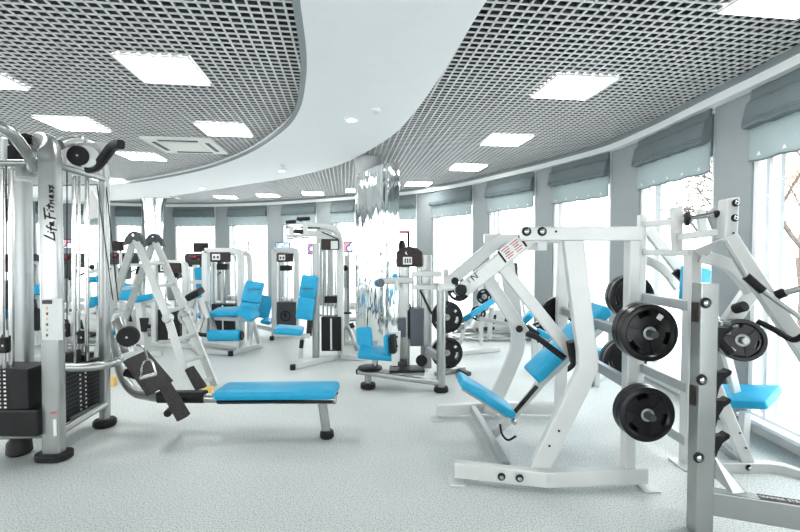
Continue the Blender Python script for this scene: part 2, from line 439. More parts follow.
# piers and windows: picture columns where each window starts and ends
wins = [(920, 749), (712, 638), (610, 552), (535, 488), (473, 432), (417, 366), (356, 332), (317, 283), (268, 229), (216, 175), (143, 116), (104, 74), (62, 36), (26, -4)]
WPTS = [(hit(a), hit(b)) for a, b in wins]
ends = [(V((2.45, -1.5, 0)), V((2.98, .6, 0)))] 
segs = [WPTS[0]] + WPTS[1:]
def pier(i, a, b):
    n = inward(a, b)
    struct('wall_%d' % i, slab([up(a, 0), up(b, 0), up(b - n * .3, 0), up(a - n * .3, 0)], (0, 0, CZ + .05)), 'wallpaint')
names = ['second', 'third']
SILL = .14
def window(i, a, b, blind=True, lab=''):
    n = inward(a, b); d = (b - a).normalized(); L = (b - a).length
    # parapet and lintel
    struct('wall_parapet_%d' % i, slab([up(a - n * .06, 0), up(b - n * .06, 0), up(b - n * .3, 0), up(a - n * .3, 0)], (0, 0, SILL)), 'whitepaint')
    c = (a + b) / 2
    r = bpy.data.objects.new('window_%d' % i, None); COL.objects.link(r); r['kind'] = 'structure'
    o0 = a - n * .09; fw = .05
    def q(s, z): return o0 + d * s + V((0, 0, z))
    top = CZ + .04
    for nm, s0, s1, z0, z1 in (('frame_side', 0, fw, SILL, top), ('frame_side', L - fw, L, SILL, top), ('frame_rail', fw, L - fw, SILL, SILL + fw), ('frame_rail', fw, L - fw, top - fw, top)):
        struct(nm, slab([q(s0, z0), q(s1, z0), q(s1, z1), q(s0, z1)], n * .07, .004), 'winframe', r)
    mul = .20 if L > .8 else None
    if mul: struct('mullion', slab([q(L - mul, SILL + fw), q(L - mul + .035, SILL + fw), q(L - mul + .035, top - fw), q(L - mul, top - fw)], n * .07, .004), 'winframe', r)
    struct('pane', slab([q(fw, SILL + fw) + n * .03, q(L - fw, SILL + fw) + n * .03, q(L - fw, top - fw) + n * .03, q(fw, top - fw) + n * .03], n * .006), 'glass', r)
    struct('window_sill', slab([up(a + n * .08, SILL), up(b + n * .08, SILL), up(b - n * .1, SILL), up(a - n * .1, SILL)], (0, 0, .03), .004), 'winframe', r)
    if not blind: return
    t = thing('roman_blind', up(c, CZ), lab, 'blind', 'grey roman blinds')
    # folded upper part: a bulging wave of cloth
    a2 = a + d * .015; b2 = b - d * .015; N = 14
    bm = bmesh.new(); prof = [(.035, CZ - .002), (.05, CZ - .09), (.085, CZ - .12), (.10, CZ - .2), (.115, CZ - .255), (.108, CZ - .268), (.122, CZ - .28), (.112, CZ - .293), (.125, CZ - .305), (.11, CZ - .325), (.03, CZ - .33), (.02, CZ - .3), (.02, CZ - .002)]
    rings = []
    for k in range(N + 1):
        p = a2.lerp(b2, k / N); wob = .008 * math.sin(k * 2.1 + i)
        rings.append([bm.verts.new(up(p + n * (x + (wob if x > .03 else 0)), z + (wob * .8 if z < CZ - .09 else 0))) for x, z in prof])
    m = len(prof)
    for r0, r1 in zip(rings, rings[1:]):
        for j in range(m): bm.faces.new((r0[j], r0[(j + 1) % m], r1[(j + 1) % m], r1[j]))
    bm.faces.new(rings[0]); bm.faces.new(rings[-1][::-1]); bmesh.ops.recalc_face_normals(bm, faces=bm.faces)
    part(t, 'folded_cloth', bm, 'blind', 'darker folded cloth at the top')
    # flat lower part with a scalloped hem
    bm = bmesh.new(); N = 24; z1 = CZ - .3; z0 = CZ - .60
    cols = []
    for k in range(N + 1):
        p = a2.lerp(b2, k / N); sc = .012 * abs(math.sin(math.pi * k / 6))
        cols.append([bm.verts.new(up(p + n * (.03 + y), z)) for y, z in ((0, z1), (.012, z1), (.012 + .004 * math.sin(k), z0 - sc), (0, z0 - sc))])
    for c0, c1 in zip(cols, cols[1:]):
        for j in range(4): bm.faces.new((c0[j], c0[(j + 1) % 4], c1[(j + 1) % 4], c1[j]))
    bm.faces.new(cols[0]); bm.faces.new(cols[-1][::-1]); bmesh.ops.recalc_face_normals(bm, faces=bm.faces)
    part(t, 'cloth_panel', bm, 'blind_backlit', 'single layer of cloth, coloured paler as if backlit')
    hp = [up(a2.lerp(b2, k / N) + n * .036, z0 - .012 * abs(math.sin(math.pi * k / 6)) - .004) for k in range(N + 1)]
    part(t, 'hem_bar', tube(hp, .009, 8), 'blind')
    for k in range(0, 5):
        p = up(a2.lerp(b2, (k + .5) / 5) + n * .05, z0 + .022)
        part(t, 'tie', slab([p + d * .02, p - d * .02, p + V((0, 0, .035))], n * .006, .001), 'label', 'small white tie')
labs = ['grey roman blind over the window with bare trees at the far right edge', 'grey roman blind on the second window in from the right edge',
        'grey roman blind on the third window in from the right edge', 'grey roman blind behind the top of the large lever press arms',
        'grey roman blind on the window behind the stacked black discs stand', 'grey roman blind just right of the tall mirrored column',
        'narrow grey roman blind just left of the tall mirrored column', 'grey roman blind above the pulldown machine arms',
        'grey roman blind above the bright pink and white screen', 'grey roman blind just right of the far mirrored column',
        'grey roman blind just left of the far mirrored column', 'grey roman blind seen between the tower guide rods',
        'grey roman blind behind the lettered tower column', 'grey roman blind at the far left edge of the picture']
for i, (a, b) in enumerate(WPTS): window(i + 1, a, b, True, labs[i])
for i in range(len(WPTS) - 1): pier(i + 1, WPTS[i][1], WPTS[i + 1][0])
# unseen side windows that light the room, and plain piers
extra = [(V((2.55, -1.3, 0)), V((2.93, .6, 0))), (V((1.5, -3.45, 0)), V((2.35, -1.75, 0)))]
a0 = WPTS[0][0]
window(20, extra[0][0], extra[0][1], False); window(21, extra[1][0], extra[1][1], False)
pier(20, extra[0][1], a0); pier(21, extra[1][1], extra[0][0])
lastp = WPTS[-1][1]
ch = [lastp, V((-11.5, 8.0, 0)), V((-11.5, 3.0, 0)), V((-9.6, -2.0, 0)), V((-5, -4.8, 0)), V((-1.0, -4.9, 0)), V((1.5, -3.45, 0))]
for i, (a, b) in enumerate(zip(ch, ch[1:])):
    p, q = a.lerp(b, .12), a.lerp(b, .88)
    pier(30 + 2 * i, a, p); window(30 + i, p, q, False); pier(31 + 2 * i, q, b)

# ------------------------------------------------------------------ ceiling lights and fittings
def lamp_frame(c, s=.56):
    x = gs * s / 2; y = gd * s / 2; bm = bmesh.new()
    z0, z1 = GZ - .022, GZ - .001; k = .97
    out = []
    for zz, kk in ((z1, 1), (z0, 1), (z0, k), (z0 + .012, k)):
        out.append([bm.verts.new(c + (x * i + y * j) * kk + V((0, 0, zz))) for i, j in ((-1, -1), (1, -1), (1, 1), (-1, 1))])
    for r0, r1 in zip(out, out[1:]):
        for j in range(4): bm.faces.new((r0[j], r0[(j + 1) % 4], r1[(j + 1) % 4], r1[j]))
    bmesh.ops.recalc_face_normals(bm, faces=bm.faces); return bm
def ceil_light(px, py, lab):
    p = Z(px, py, GZ - .02); c = V((p.x, p.y, 0)); base = V((p.x, p.y, GZ - .02))
    t = thing('ceiling_light', base, lab, 'ceiling light', 'square ceiling light panels')
    part(t, 'frame', lamp_frame(c), 'whitepaint')
    k = .545 / 2; zz = GZ - .018
    part(t, 'diffuser', slab([c + gs * k * i + gd * k * j + V((0, 0, zz)) for i, j in ((-1, -1), (1, -1), (1, 1), (-1, 1))], (0, 0, .008)), 'panel', 'glowing white diffuser')
for px, py, lab in ((165.5, 71.5, 'largest square light panel in the dark lattice at upper left'), (74, 125, 'square light panel above the lettered tower column'),
        (225, 130.5, 'square light panel just beyond the air conditioner cassette corner'), (142, 157, 'square light panel left of the air conditioner cassette'),
        (112, 181, 'light panel right above the tower pulley arm'), (-29, 77, 'light panel cut by the left edge of the picture'),
        (572.5, 88.5, 'largest square light panel in the right hand lattice ceiling'), (506, 141, 'second square light panel over the window side of the room'),
        (468, 168, 'third square light panel over the window side of the room'), (418, 184.5, 'light panel beside the top of the tall mirrored column'),
        (313, 194, 'small distant light panel over the pulldown machine'), (268, 196, 'small distant light panel left of the pulldown machine'),
        (226, 197.5, 'small distant light panel right of the far mirrored column'), (357, 191, 'distant light panel half hidden by the tall mirrored column'),
        (802, -9, 'light panel cut by the upper right corner')):
    ceil_light(px, py, lab)
# air conditioning cassette
def cassette(px, py, lab, s=.78):
    p = Z(px, py, GZ - .03); c = V((p.x, p.y, 0)); t = thing('ceiling_air_conditioner', (p.x, p.y, GZ - .03), lab, 'air conditioner')
    def sq(k, z, v): return slab([c + gs * k * i + gd * k * j + V((0, 0, z)) for i, j in ((-1, -1), (1, -1), (1, 1), (-1, 1))], (0, 0, v), .006)
    part(t, 'body', sq(s / 2, GZ - .035, .033), 'cream')
    part(t, 'intake_grille', sq(s * .27, GZ - .043, .008), 'cream')
    for k in range(4):
        ax, ay = ((gs, gd), (gd, gs), (-gs, gd), (-gd, gs))[k]
        o = c + ax * s * .385 + V((0, 0, GZ - .039))
        part(t, 'louvre', box(o, ax * .05, ay * s * .56, V((0, 0, .008)), .002), 'shroud', 'dark air outlet slot')
cassette(187, 146.5, 'white square air conditioner cassette in the left lattice ceiling', .9)
cassette(163, 197, 'white air conditioner cassette above the far mirrored column', .7)
def downlight(px, py, lab):
    p = Z(px, py, SZ - .004); t = thing('ceiling_downlight', p, lab, 'downlight', 'round downlights in the white ceiling band')
    c = V((p.x, p.y, SZ))
    part(t, 'trim_ring', lathe(c, (0, 0, -1), [(.05, .0), (.078, .0), (.075, .008), (.052, .010), (.05, .0)], 28), 'whitepaint')
    part(t, 'lamp', lathe(c, (0, 0, -1), [(0, .001), (.049, .001), (.049, .004), (0, .005)], 24), 'spot', 'glowing round lamp')
downlight(351.5, 120, 'lit round downlight nearest in the white ceiling band')
downlight(282, 171, 'lit round downlight midway along the white ceiling band')
downlight(202, 188.5, 'lit round downlight farthest along the white ceiling band')
for px, py, lab in ((376, 110.5, 'small white smoke detector beside the nearest downlight'), (283.5, 165.5, 'small white smoke detector by the middle downlight')):
    p = Z(px, py, SZ - .01); t = thing('ceiling_smoke_detector', p, lab, 'smoke detector')
    c = V((p.x, p.y, SZ))
    part(t, 'base', lathe(c, (0, 0, -1), [(0, 0), (.05, 0), (.05, .014), (0, .014)], 24), 'whitepaint')
    part(t, 'sensor_head', lathe(c, (0, 0, -1), [(0, .014), (.036, .014), (.03, .03), (.012, .04), (0, .04)], 24), 'gridpaint')

# ------------------------------------------------------------------ mirrored columns
def column(c, R, lab, seed, flare, core):
    t = thing('mirrored_column', (c.x, c.y, 0), lab, 'column')
    rnd = random.Random(seed); n = 44; bm = bmesh.new(); rings = []
    jit = [1 - .05 * rnd.random() - (.05 if k % 4 == 0 else 0) for k in range(n)]
    for i in range(19):
        f = i / 18; ring = []
        for k in range(n):
            a = 2 * math.pi * k / n
            zt = GZ - .10 - .24 * (.5 - .5 * math.cos(a)) ** 1.2 if not flare else GZ - .012
            z = zt * f
            r = R * jit[k] * (1 - (.42 if flare else .05) * math.sin(math.pi * min(1, max(0, (f - .0)))) ** (.6 if flare else 1))
            ring.append(bm.verts.new(V((c.x + math.cos(a) * r, c.y + math.sin(a) * r, z))))
        rings.append(ring)
    for a, b in zip(rings, rings[1:]):
        for k in range(n): bm.faces.new((a[k], a[(k + 1) % n], b[(k + 1) % n], b[k]))
    bm.faces.new(rings[0][::-1]); bm.faces.new(rings[-1])
    bmesh.ops.recalc_face_normals(bm, faces=bm.faces)
    part(t, 'mirror_cladding', bm, 'mirror', 'crinkled mirror foil in upright folds')
    if core: part(t, 'column_core', lathe((c.x - R * .38, c.y - .02, 2.6), (0, 0, 1), [(0, 0), (R * .58, 0), (R * .58, GZ - 2.6 - .012), (0, GZ - 2.6 - .012)], 40), 'gridpaint', 'plain pale column top')
    part(t, 'plinth', lathe((c.x, c.y, 0), (0, 0, 1), [(0, 0), (R * 1.06, 0), (R * 1.06, .08), (R, .1), (0, .1)], 40), 'alu')
column(V(((377.5 - 400) / F * 7.2, 7.2, 0)), .375, 'tall mirrored column in the middle of the room, nearest one', 1, False, True)
column(V(((154.5 - 400) / F * 12.6, 12.6, 0)), .36, 'far mirrored column above the step ladder', 2, True, False)

# ------------------------------------------------------------------ outside
def bare_tree(base, seed, lab):
    rnd = random.Random(seed); t = thing('bare_tree', base, lab, 'tree')
    base = V(base); bm = bmesh.new(); tips = []
    def grow(p, d, L, r, lev):
        q = p + d * L; mid = p.lerp(q, .5) + V((rnd.uniform(-1, 1), rnd.uniform(-1, 1), rnd.uniform(-1, 1))) * L * .06
        sweep([p, mid, q], circ(r, 6), (.3, .2, .9), bm)
        if lev == 0: tips.append(q); return
        for k in range(4):
            nd = (d + V((rnd.uniform(-1, 1), rnd.uniform(-1, 1), rnd.uniform(-.7, .6))) * 1.05).normalized()
            grow(p.lerp(q, rnd.uniform(.55, 1)), nd, L * rnd.uniform(.6, .82), r * .6, lev - 1)
    part_trunk = tube([base, base + V((.05, 0, 1.2)), base + V((0, .1, 2.2))], .11, 10)
    grow(base + V((0, .1, 2.1)), V((-.55, .1, .8)).normalized() if seed == 3 else V((.1, 0, 1)), 1.3, .035, 5 if seed == 3 else 4)
    part(t, 'trunk', part_trunk, 'bark')
    o = part(t, 'branches', bm, 'bark'); o['kind'] = 'stuff'
    lb = bmesh.new()
    for q in tips:
        for k in range((rnd.random() < .12) if seed == 3 else 14):
            c = q + V((rnd.gauss(0, .2), rnd.gauss(0, .2), rnd.gauss(0, .2))); a = V((rnd.uniform(-1, 1), rnd.uniform(-1, 1), rnd.uniform(-1, 1))).normalized() * .035; b = a.cross(V((rnd.random(), rnd.random(), rnd.random()))).normalized() * .025
            lb.faces.new([lb.verts.new(c + a), lb.verts.new(c + b), lb.verts.new(c - a), lb.verts.new(c - b)])
    o = part(t, 'leaves', lb, 'autumn'); o['kind'] = 'stuff'
bare_tree((6.2, 6.35, -.8), 3, 'bare tree with a few orange leaves outside the right window')
bare_tree((11, 12.0, -.8), 8, 'second bare tree standing farther out beyond the right window')
tb = thing('exterior_building', (7.5, 21, -.8), 'pale blue building outside, seen between two window piers', 'building')
part(tb, 'facade', bx(8.2, 11.2, 20, 26, -.8, 9, 0), 'building')
for k in range(3):
    part(tb, 'window', bx(8.6 + k * .9, 9.1 + k * .9, 19.95, 20.05, 2.2, 3.6, 0), 'glass')
# ------------------------------------------------------------------ weight discs
def disc_bm(c, ax, R, T, roll=0):
    """iron disc with a raised rim, a hub and three grip slots cut right through"""
    bm = bmesh.new(); c = V(c); ax = V(ax).normalized(); s, u = frame_dirs(ax, (0, 0, 1)); n = 48
    rad = [.026, .2 * R, .23 * R, .58 * R, .76 * R, .83 * R, .96 * R, R]
    tt = [.5, .5, .30, .26, .26, .5, .5, .42]
    def pt(i, k, side):
        a = 2 * math.pi * k / n + .35 + roll; r = rad[i]
        return c + s * r * math.cos(a) + u * r * math.sin(a) + ax * T * tt[i] * side
    vs = {}
    def gv(i, k, side):
        key = (i, k % n, side)
        if key not in vs: vs[key] = bm.verts.new(pt(i, k, side))
        return vs[key]
    def cut(i, k): return i == 3 and (k % 16) in (5, 6, 7, 8, 9)
    for i in range(len(rad) - 1):
        for k in range(n):
            if cut(i, k): continue
            for sd in (1, -1): bm.faces.new((gv(i, k, sd), gv(i + 1, k, sd), gv(i + 1, k + 1, sd), gv(i, k + 1, sd)))
    def wall(a, b): bm.faces.new((gv(*a, 1), gv(*b, 1), gv(*b, -1), gv(*a, -1)))
    for k in range(n):
        wall((0, k), (0, k + 1)); wall((len(rad) - 1, k), (len(rad) - 1, k + 1))
        if cut(3, k):
            wall((3, k), (3, k + 1)); wall((4, k), (4, k + 1))
            if not cut(3, k - 1): wall((3, k), (4, k))
            if not cut(3, k + 1): wall((3, k + 1), (4, k + 1))
    bmesh.ops.recalc_face_normals(bm, faces=bm.faces); return bm
def disc(c, ax, R, T, lab, group=None, sticker=None, roll=0):
    c = V(c); ax = V(ax).normalized(); t = thing('weight_plate', c, lab, 'weight plate', group)
    s, u = frame_dirs(ax, (0, 0, 1))
    part(t, 'plate', disc_bm(c, ax, R, T, roll), 'iron')
    for k in range(3):
        a = 2 * math.pi * (k * 16 - .5) / 48 + .35 + roll; d = s * math.cos(a) + u * math.sin(a)
        part(t, 'rib', beam([c + d * R * .21 + ax * T * .30, c + d * R * .8 + ax * T * .28], R * .05, T * .22, ax, .002), 'iron')
    part(t, 'hub_ring', lathe(c, ax, [(.026, T * .5), (.042, T * .5), (.039, T * .53), (.027, T * .53), (.026, T * .5)], 24), 'steel', 'bare steel ring at the centre')
    if sticker is not None:
        a = sticker; d = s * math.cos(a) + u * math.sin(a); e = ax.cross(d)
        part(t, 'sticker', box(c + d * R * .66 + ax * (T * .29 + .003), d * .035, e * .035, ax * .003, 0), 'label', 'small white sticker')
    return t
def peg(parent, p, q, r=.0235, m='steel', name='weight_peg'):
    o = part(parent, name, cyl(p, q, r, 20), m); return o
def bolt(parent, p, ax, r=.022):
    p = V(p); ax = V(ax).normalized()
    o = part(parent, 'bolt', lathe(p, ax, [(0, 0), (r, 0), (r, .006), (r * .8, .009), (0, .009)], 20), 'black', 'black washer with a bright nut')
    part(o, 'nut', lathe(p + ax * .009, ax, [(0, 0), (r * .6, 0), (r * .6, .006), (r * .35, .011), (0, .011)], 12), 'chrome')
YN = V((0, -1, 0))

# ------------------------------------------------------------------ large lever press in front (grey frame, blue pads)
t = thing('lever_press_machine', Z(560, 470), 'large pale grey lever press machine with blue seat, in the middle foreground', 'exercise machine')
def g2(px, Y, z):                     # picture column at depth and height
    a = (px - 400) / F; return V((a * Y, Y, z))
NB = [g2(456, 3.0, .085), g2(548, 2.87, .085), g2(650, 2.92, .085)]
part(t, 'base_beam', beam(NB, .06, .105), 'white')
FB = [g2(437, 4.12, .085), g2(500, 4.2, .085), g2(563, 4.15, .085)]
part(t, 'base_beam', beam(FB, .06, .105), 'white')
part(t, 'cross_beam', beam([g2(474, 4.1, .10), g2(508, 3.0, .10)], .055, .07), 'steel')
for px, Y in ((456, 3.0), (650, 2.92), (437, 4.12), (563, 4.15)):
    p = g2(px, Y, 0); part(t, 'foot_plate', bx(p.x - .05, p.x + .06, p.y - .085, p.y + .05, .001, .012, .003), 'whitem')
# front and far bent side frames
part(t, 'side_frame', beam(curve_pts([P(534, 478, 2.93), P(562, 420, 2.93), P(582, 380, 2.93)], 3) + curve_pts([P(587, 367, 2.93), P(586.5, 350, 2.93), P(583.5, 330, 2.93)], 3) + [P(572, 238, 2.93)], .132, .055, (0, 1, 0)), 'white')
part(t, 'side_frame', beam(curve_pts([P(489, 414, 4.12), P(506, 376, 4.12), P(516, 352, 4.12)], 3) + curve_pts([P(518, 342, 4.12), P(517, 330, 4.12), P(515, 318, 4.12)], 3) + [P(503, 240, 4.12)], .13, .055, (0, 1, 0)), 'white')
# top beams
zt = P(580, 234, 2.93).z
part(t, 'top_beam', beam([g2(521, 2.91, zt), g2(640, 2.91, zt)], .085, .092), 'white')
part(t, 'top_beam', beam([g2(484, 4.13, zt), g2(566, 4.13, zt)], .07, .085), 'white')
part(t, 'top_link', beam([V((g2(540, 3.0, 0).x, 2.95, zt - .08)), V((g2(540, 3.0, 0).x, 4.12, zt - .08))], .06, .06), 'whitem')
for px in (526.5, 542): bolt(t, P(px, 231.5, 2.867), YN, .03)
part(t, 'pin', cyl(P(556, 231.5, 2.868), P(556, 231.5, 2.86), .008, 10), 'black')
for px, py in ((466, 475.5), (519.5, 476), (501, 475)):
    pass
bolt(t, P(501.5, 476.5, 2.90), YN, .026); bolt(t, P(519.5, 478, 2.872), YN, .026)
for px, py in ((559, 431), (549.5, 446)): part(t, 'pin', cyl(P(px, py, 2.903), P(px, py, 2.893), .008, 10), 'black')
# posts that carry the discs
xn = g2(631.5, 2.93, 0).x; xf = g2(562.5, 4.15, 0).x
part(t, 'rear_post', beam([V((xn, 2.93, .14)), V((xn, 2.93, zt - .046))], .066, .085, (0, 1, 0)), 'white')
part(t, 'rear_post', beam([V((xf, 4.15, .14)), V((xf, 4.15, zt - .043))], .10, .075, (0, 1, 0)), 'white')
for zz in (1.03, .70): part(t, 'side_rail', beam([V((xn - .0, 2.98, zz)), V((xf, 4.11, zz))], .05, .075), 'steel')
# lever arms
part(t, 'lever_arm', beam([P(530, 237, 3.03), P(514, 250, 3.03), P(463, 290, 3.03)], .102, .06, (0, 1, 0)), 'white')
part(t, 'lever_arm', beam([P(503, 237, 3.98), P(447, 284, 3.98)], .105, .06, (0, 1, 0)), 'white')
part(t, 'lever_link', beam([P(494, 257, 3.12), P(573, 355, 3.12)], .085, .05, (0, 1, 0)), 'white')
part(t, 'lever_link', beam([P(483, 272, 3.5), P(523, 333, 3.5)], .10, .05, (0, 1, 0)), 'whitem')
part(t, 'end_cap', cyl(P(519.5, 329, 3.47), P(519.5, 329, 3.43), .028, 18), 'black')
part(t, 'arm_weight_peg', cyl(P(471, 288, 3.2), P(459, 290.5, 2.9), .035, 20), 'whitem')
part(t, 'end_cap', cyl(P(461.5, 290, 2.90), P(460.5, 290.3, 2.865), .038, 20), 'black')
part(t, 'end_cap', cyl(P(455, 281, 3.06), P(455, 281, 3.03), .026, 18), 'black')
part(t, 'arm_weight_peg', cyl(P(452, 287, 4.0), P(440, 288, 3.75), .03, 18), 'whitem')
part(t, 'bumper', beam([P(573, 341, 3.04), P(577, 362, 3.04)], .08, .07, (0, 1, 0)), 'black', 'black rubber stop')
hp = curve_pts([P(528, 334, 3.3), P(538, 338, 3.22), P(551, 348, 3.12), P(565, 358.5, 3.05)], 4)
part(t, 'handle', tube(hp, .022, 14), 'black', 'black rubber grip')
part(t, 'handle', tube(curve_pts([P(517, 322, 4.02), P(527, 327, 3.95), P(538, 334, 3.85)], 4), .02, 12), 'black', 'black rubber grip')
# warning sticker and lettering on the front arm
n = YN; A0 = P(513.5, 249, 2.962); d = (P(527, 238, 3.05) - P(498, 260, 3.05)).normalized(); e = V((d.z, 0, -d.x)) * -1
lb = part(t, 'warning_label', box(A0 + V((0, .034, 0)), d * .19, e * .095, (0, .004, 0), 0), 'label', 'white warning label with red and black print')
for off in (-.088, .088): part(lb, 'printed_bar', box(A0 + d * off + V((0, .031, 0)), d * .014, e * .092, (0, .003, 0), 0), 'black')
for k in range(5):
    for off, ln in ((-.04, .06), (.035, .06)): part(lb, 'printed_line', box(A0 + d * (off + .004 * (k % 2)) + e * (.034 - .017 * k) + V((0, .031, 0)), d * (ln - .012 * (k % 3)), e * .006, (0, .003, 0), 0), 'redlabel' if k != 2 else 'black')
part(t, 'lettering', text_bm('N', P(474.5, 277, 2.995), d, -e if e.z < 0 else e, .062), 'black', 'black letter on the arm')
part(t, 'lettering', text_bm('I', P(469, 281.5, 2.995), d, -e if e.z < 0 else e, .04), 'black')
# pads
wd = (0, 1, 0)
part(t, 'back_pad', pad(P(531, 375, 3.56), P(566, 342, 3.56), wd, .30, .085), 'blue', 'lower blue pad')
part(t, 'back_pad', pad(P(567, 341, 3.56), P(602, 307, 3.56), wd, .30, .085), 'blue', 'upper blue pad')
part(t, 'seat', pad(P(459, 378, 3.56), P(511, 411, 3.56), wd, .30, .06), 'blue')
part(t, 'seat_bracket', beam([P(463, 387, 3.56), P(508, 415, 3.56)], .05, .05, (0, 1, 0)), 'steel')
part(t, 'seat_post', beam([P(487, 440, 3.62), P(514, 415, 3.6), P(540, 384, 3.58)], .06, .05, (0, 1, 0)), 'whitem')
part(t, 'adjuster_slot', beam([P(513, 414, 3.56), P(537, 386, 3.54)], .035, .02, (0, 1, 0)), 'tread', 'black notched adjuster')
part(t, 'pad_support', beam([P(535, 388, 3.6), P(604, 325, 3.6)], .06, .05, (0, 1, 0)), 'whitem')
part(t, 'pad_brace', beam([P(604, 322, 3.6), P(612, 326, 3.6), V((xn - .03, 3.6, 1.03))], .05, .05, (0, 1, 0)), 'steel')
part(t, 'seat_knob', lathe(P(513, 421, 3.5), (.3, -1, 0), [(0, 0), (.02, 0), (.022, .03), (.012, .04), (0, .04)], 16), 'chrome')
part(t, 'release_lever', tube(curve_pts([P(500, 424, 3.52), P(502, 434, 3.5), P(508, 440, 3.48), P(516, 436, 3.46)], 4), .009, 10), 'black')
# discs on the near post
front_tops = [(648, 333, .2)]
def pegged(px, py, Y0, nplates, labs, ax, R, parent, T=.045, gap=.05, group=None, stick=None, peglen=.22, start=.02):
    h = P(px, py, Y0); ax = V(ax).normalized()
    peg(parent, h - ax * .02, h + ax * (start + gap * nplates + .055), .0235, 'shroud')
    part(parent, 'peg_collar', cyl(h - ax * .004, h + ax * (start - .004), .045, 20), 'whitem')
    for k in range(nplates):
        disc(h + ax * (start + gap * (k + .5)), ax, R if not isinstance(R, (list, tuple)) else R[k], T, labs[k], group, stick if k == nplates - 1 else None, 0 if k == nplates - 1 else 1.0)
AX = V((-.10, -1, .0))
pegged(637, 329, 2.886, 2, ['inner black weight plate on the upper front peg of the lever press', 'outer black weight plate with white sticker on the upper front peg of the lever press'], YN, .181, t, .062, .067, 'discs on the lever press', 2.15)
pegged(637, 408, 2.886, 2, ['inner black weight plate on the lower front peg of the lever press', 'outer black weight plate near the floor on the lower front peg of the lever press'], YN, .176, t, .05, .055, 'discs on the lever press')
for px, py, l2 in ((560, 316, 'upper'), (562, 356, 'lower')):
    pegged(px, py, 4.19, 1, ['black weight plate on the %s far peg, half hidden by the slanted frame' % l2], (-.05, 1, 0), .18, t, .05, .055, 'discs on the lever press')

# ------------------------------------------------------------------ second plate loaded machine by the window
t2 = thing('shoulder_press_machine', P(720, 470, 3.2) * V((1, 1, 0)) if False else V((2.35, 3.3, 0)), 'pale grey plate loaded press with blue seat next to the right window', 'exercise machine')
px_ = P(691.5, 300, 3.24).x
part(t2, 'front_post', beam([V((px_, 3.24, .012)), V((px_, 3.24, 1.60))], .085, .09, (0, 1, 0)), 'white')
part(t2, 'foot_plate', bx(px_ - .1, px_ + .1, 3.12, 3.32, .001, .012, .003), 'whitem')
xr = px_ - .02
part(t2, 'rear_post', beam([V((xr - .05, 3.80, .012)), V((xr - .05, 3.80, 1.90))], .06, .06, (0, 1, 0)), 'whitem')
for zz, hh in ((1.82, .05), (1.58, .05), (1.19, .075), (.58, .075), (.18, .075)):
    part(t2, 'side_rail', beam([V((xr - .03, 3.77, zz)), V((xr if zz < 1.7 else xr - .02, 3.22, zz))], .05, hh), 'white' if zz > 1.4 else 'steel')
part(t2, 'top_plate', slab([P(674, 207, 3.2), P(683, 206, 3.2), P(683, 251, 3.2), P(676, 251, 3.2)], (0, .06, 0), .006), 'white')
part(t2, 'bearing', lathe(P(684, 219, 3.19), (1, -.5, 0), [(0, 0), (.03, 0), (.05, .01), (.05, .03), (.02, .05), (0, .05)], 24), 'black')
part(t2, 'axle', cyl(P(686, 219, 3.17), P(728, 212, 3.02), .017, 16), 'chrome', 'bright steel axle')
part(t2, 'axle_sleeve', cyl(P(714, 214.5, 3.07), P(727, 212.5, 3.03), .026, 16), 'black')
part(t2, 'lower_link', beam([P(678, 237, 3.2), P(728, 231, 3.02)], .04, .05), 'whitem')
part(t2, 'stay_rod', cyl(P(690, 221, 3.18), P(698, 232, 3.16), .009, 10), 'steel')
part(t2, 'stop_blade', slab([P(698, 210, 3.3), P(706, 209, 3.3), P(708, 233, 3.3), P(700, 234, 3.3)], (0, .03, 0), .003), 'whitem')
part(t2, 'stop_blade', slab([P(708, 214, 3.12), P(716, 206, 3.12), P(725, 232, 3.12), P(716, 234, 3.12)], (0, .03, 0), .003), 'steel')
bk = P(733, 217, 3.0)
part(t2, 'pivot_block', slab([P(727.5, 199, 2.97), P(740, 196.5, 2.97), P(738, 238, 2.97), P(725, 238, 2.97)], (0, .09, 0), .008), 'white')
bolt(t2, P(735.5, 203, 2.968), YN, .025); bolt(t2, P(734.5, 218, 2.968), YN, .025)
part(t2, 'pin', cyl(P(733.5, 233, 2.968), P(733.5, 233, 2.96), .007, 10), 'black')
part(t2, 'gusset', slab([P(694, 250, 3.18), P(724, 238, 3.02), P(704, 260, 3.16)], (.01, .03, 0), .004), 'white')
arc = curve_pts([P(700, 257, 3.18), P(715, 260, 3.14), P(730, 267, 3.1), P(742, 279, 3.06), P(752, 292, 3.02)], 4)
part(t2, 'curved_arm', beam(arc, .085, .06, (0, 1, 0)), 'white')
part(t2, 'lever_arm', beam([P(756, 284, 3.12), P(729, 322, 3.12), P(722, 334, 3.14)], .11, .055, (0, 1, 0)), 'white')
part(t2, 'lever_arm', beam([P(728, 236, 2.99), P(748, 268, 2.96), P(790, 331, 2.9), P(830, 391, 2.84)], .10, .055, (0, 1, 0)), 'white')
part(t2, 'grip_sleeve', beam([P(746, 276, 2.88), P(763, 291, 2.84)], .052, .052, (0, 1, 0), .02), 'black', 'black rubber sleeve')
part(t2, 'grip_rod', tube([P(725, 241, 2.96), P(746, 276, 2.88), P(763, 291, 2.84), P(815, 328, 2.7)], .016, 12), 'steel')
part(t2, 'horn', cyl(P(780, 294, 2.85), P(822, 283, 2.7), .021, 16), 'steel')
part(t2, 'horn_cap', cyl(P(776, 295.5, 2.87), P(786, 292, 2.83), .03, 16), 'black')
part(t2, 'handle', tube(curve_pts([P(757, 321, 2.95), P(775, 330, 2.88), P(788, 338, 2.82), P(796, 339.5, 2.78), P(806, 333, 2.74), P(816, 322, 2.7)], 5), .019, 12), 'black', 'black rubber handle')
part(t2, 'knuckle', cyl(P(735, 309, 3.08), P(745, 306, 3.0), .036, 16), 'black')
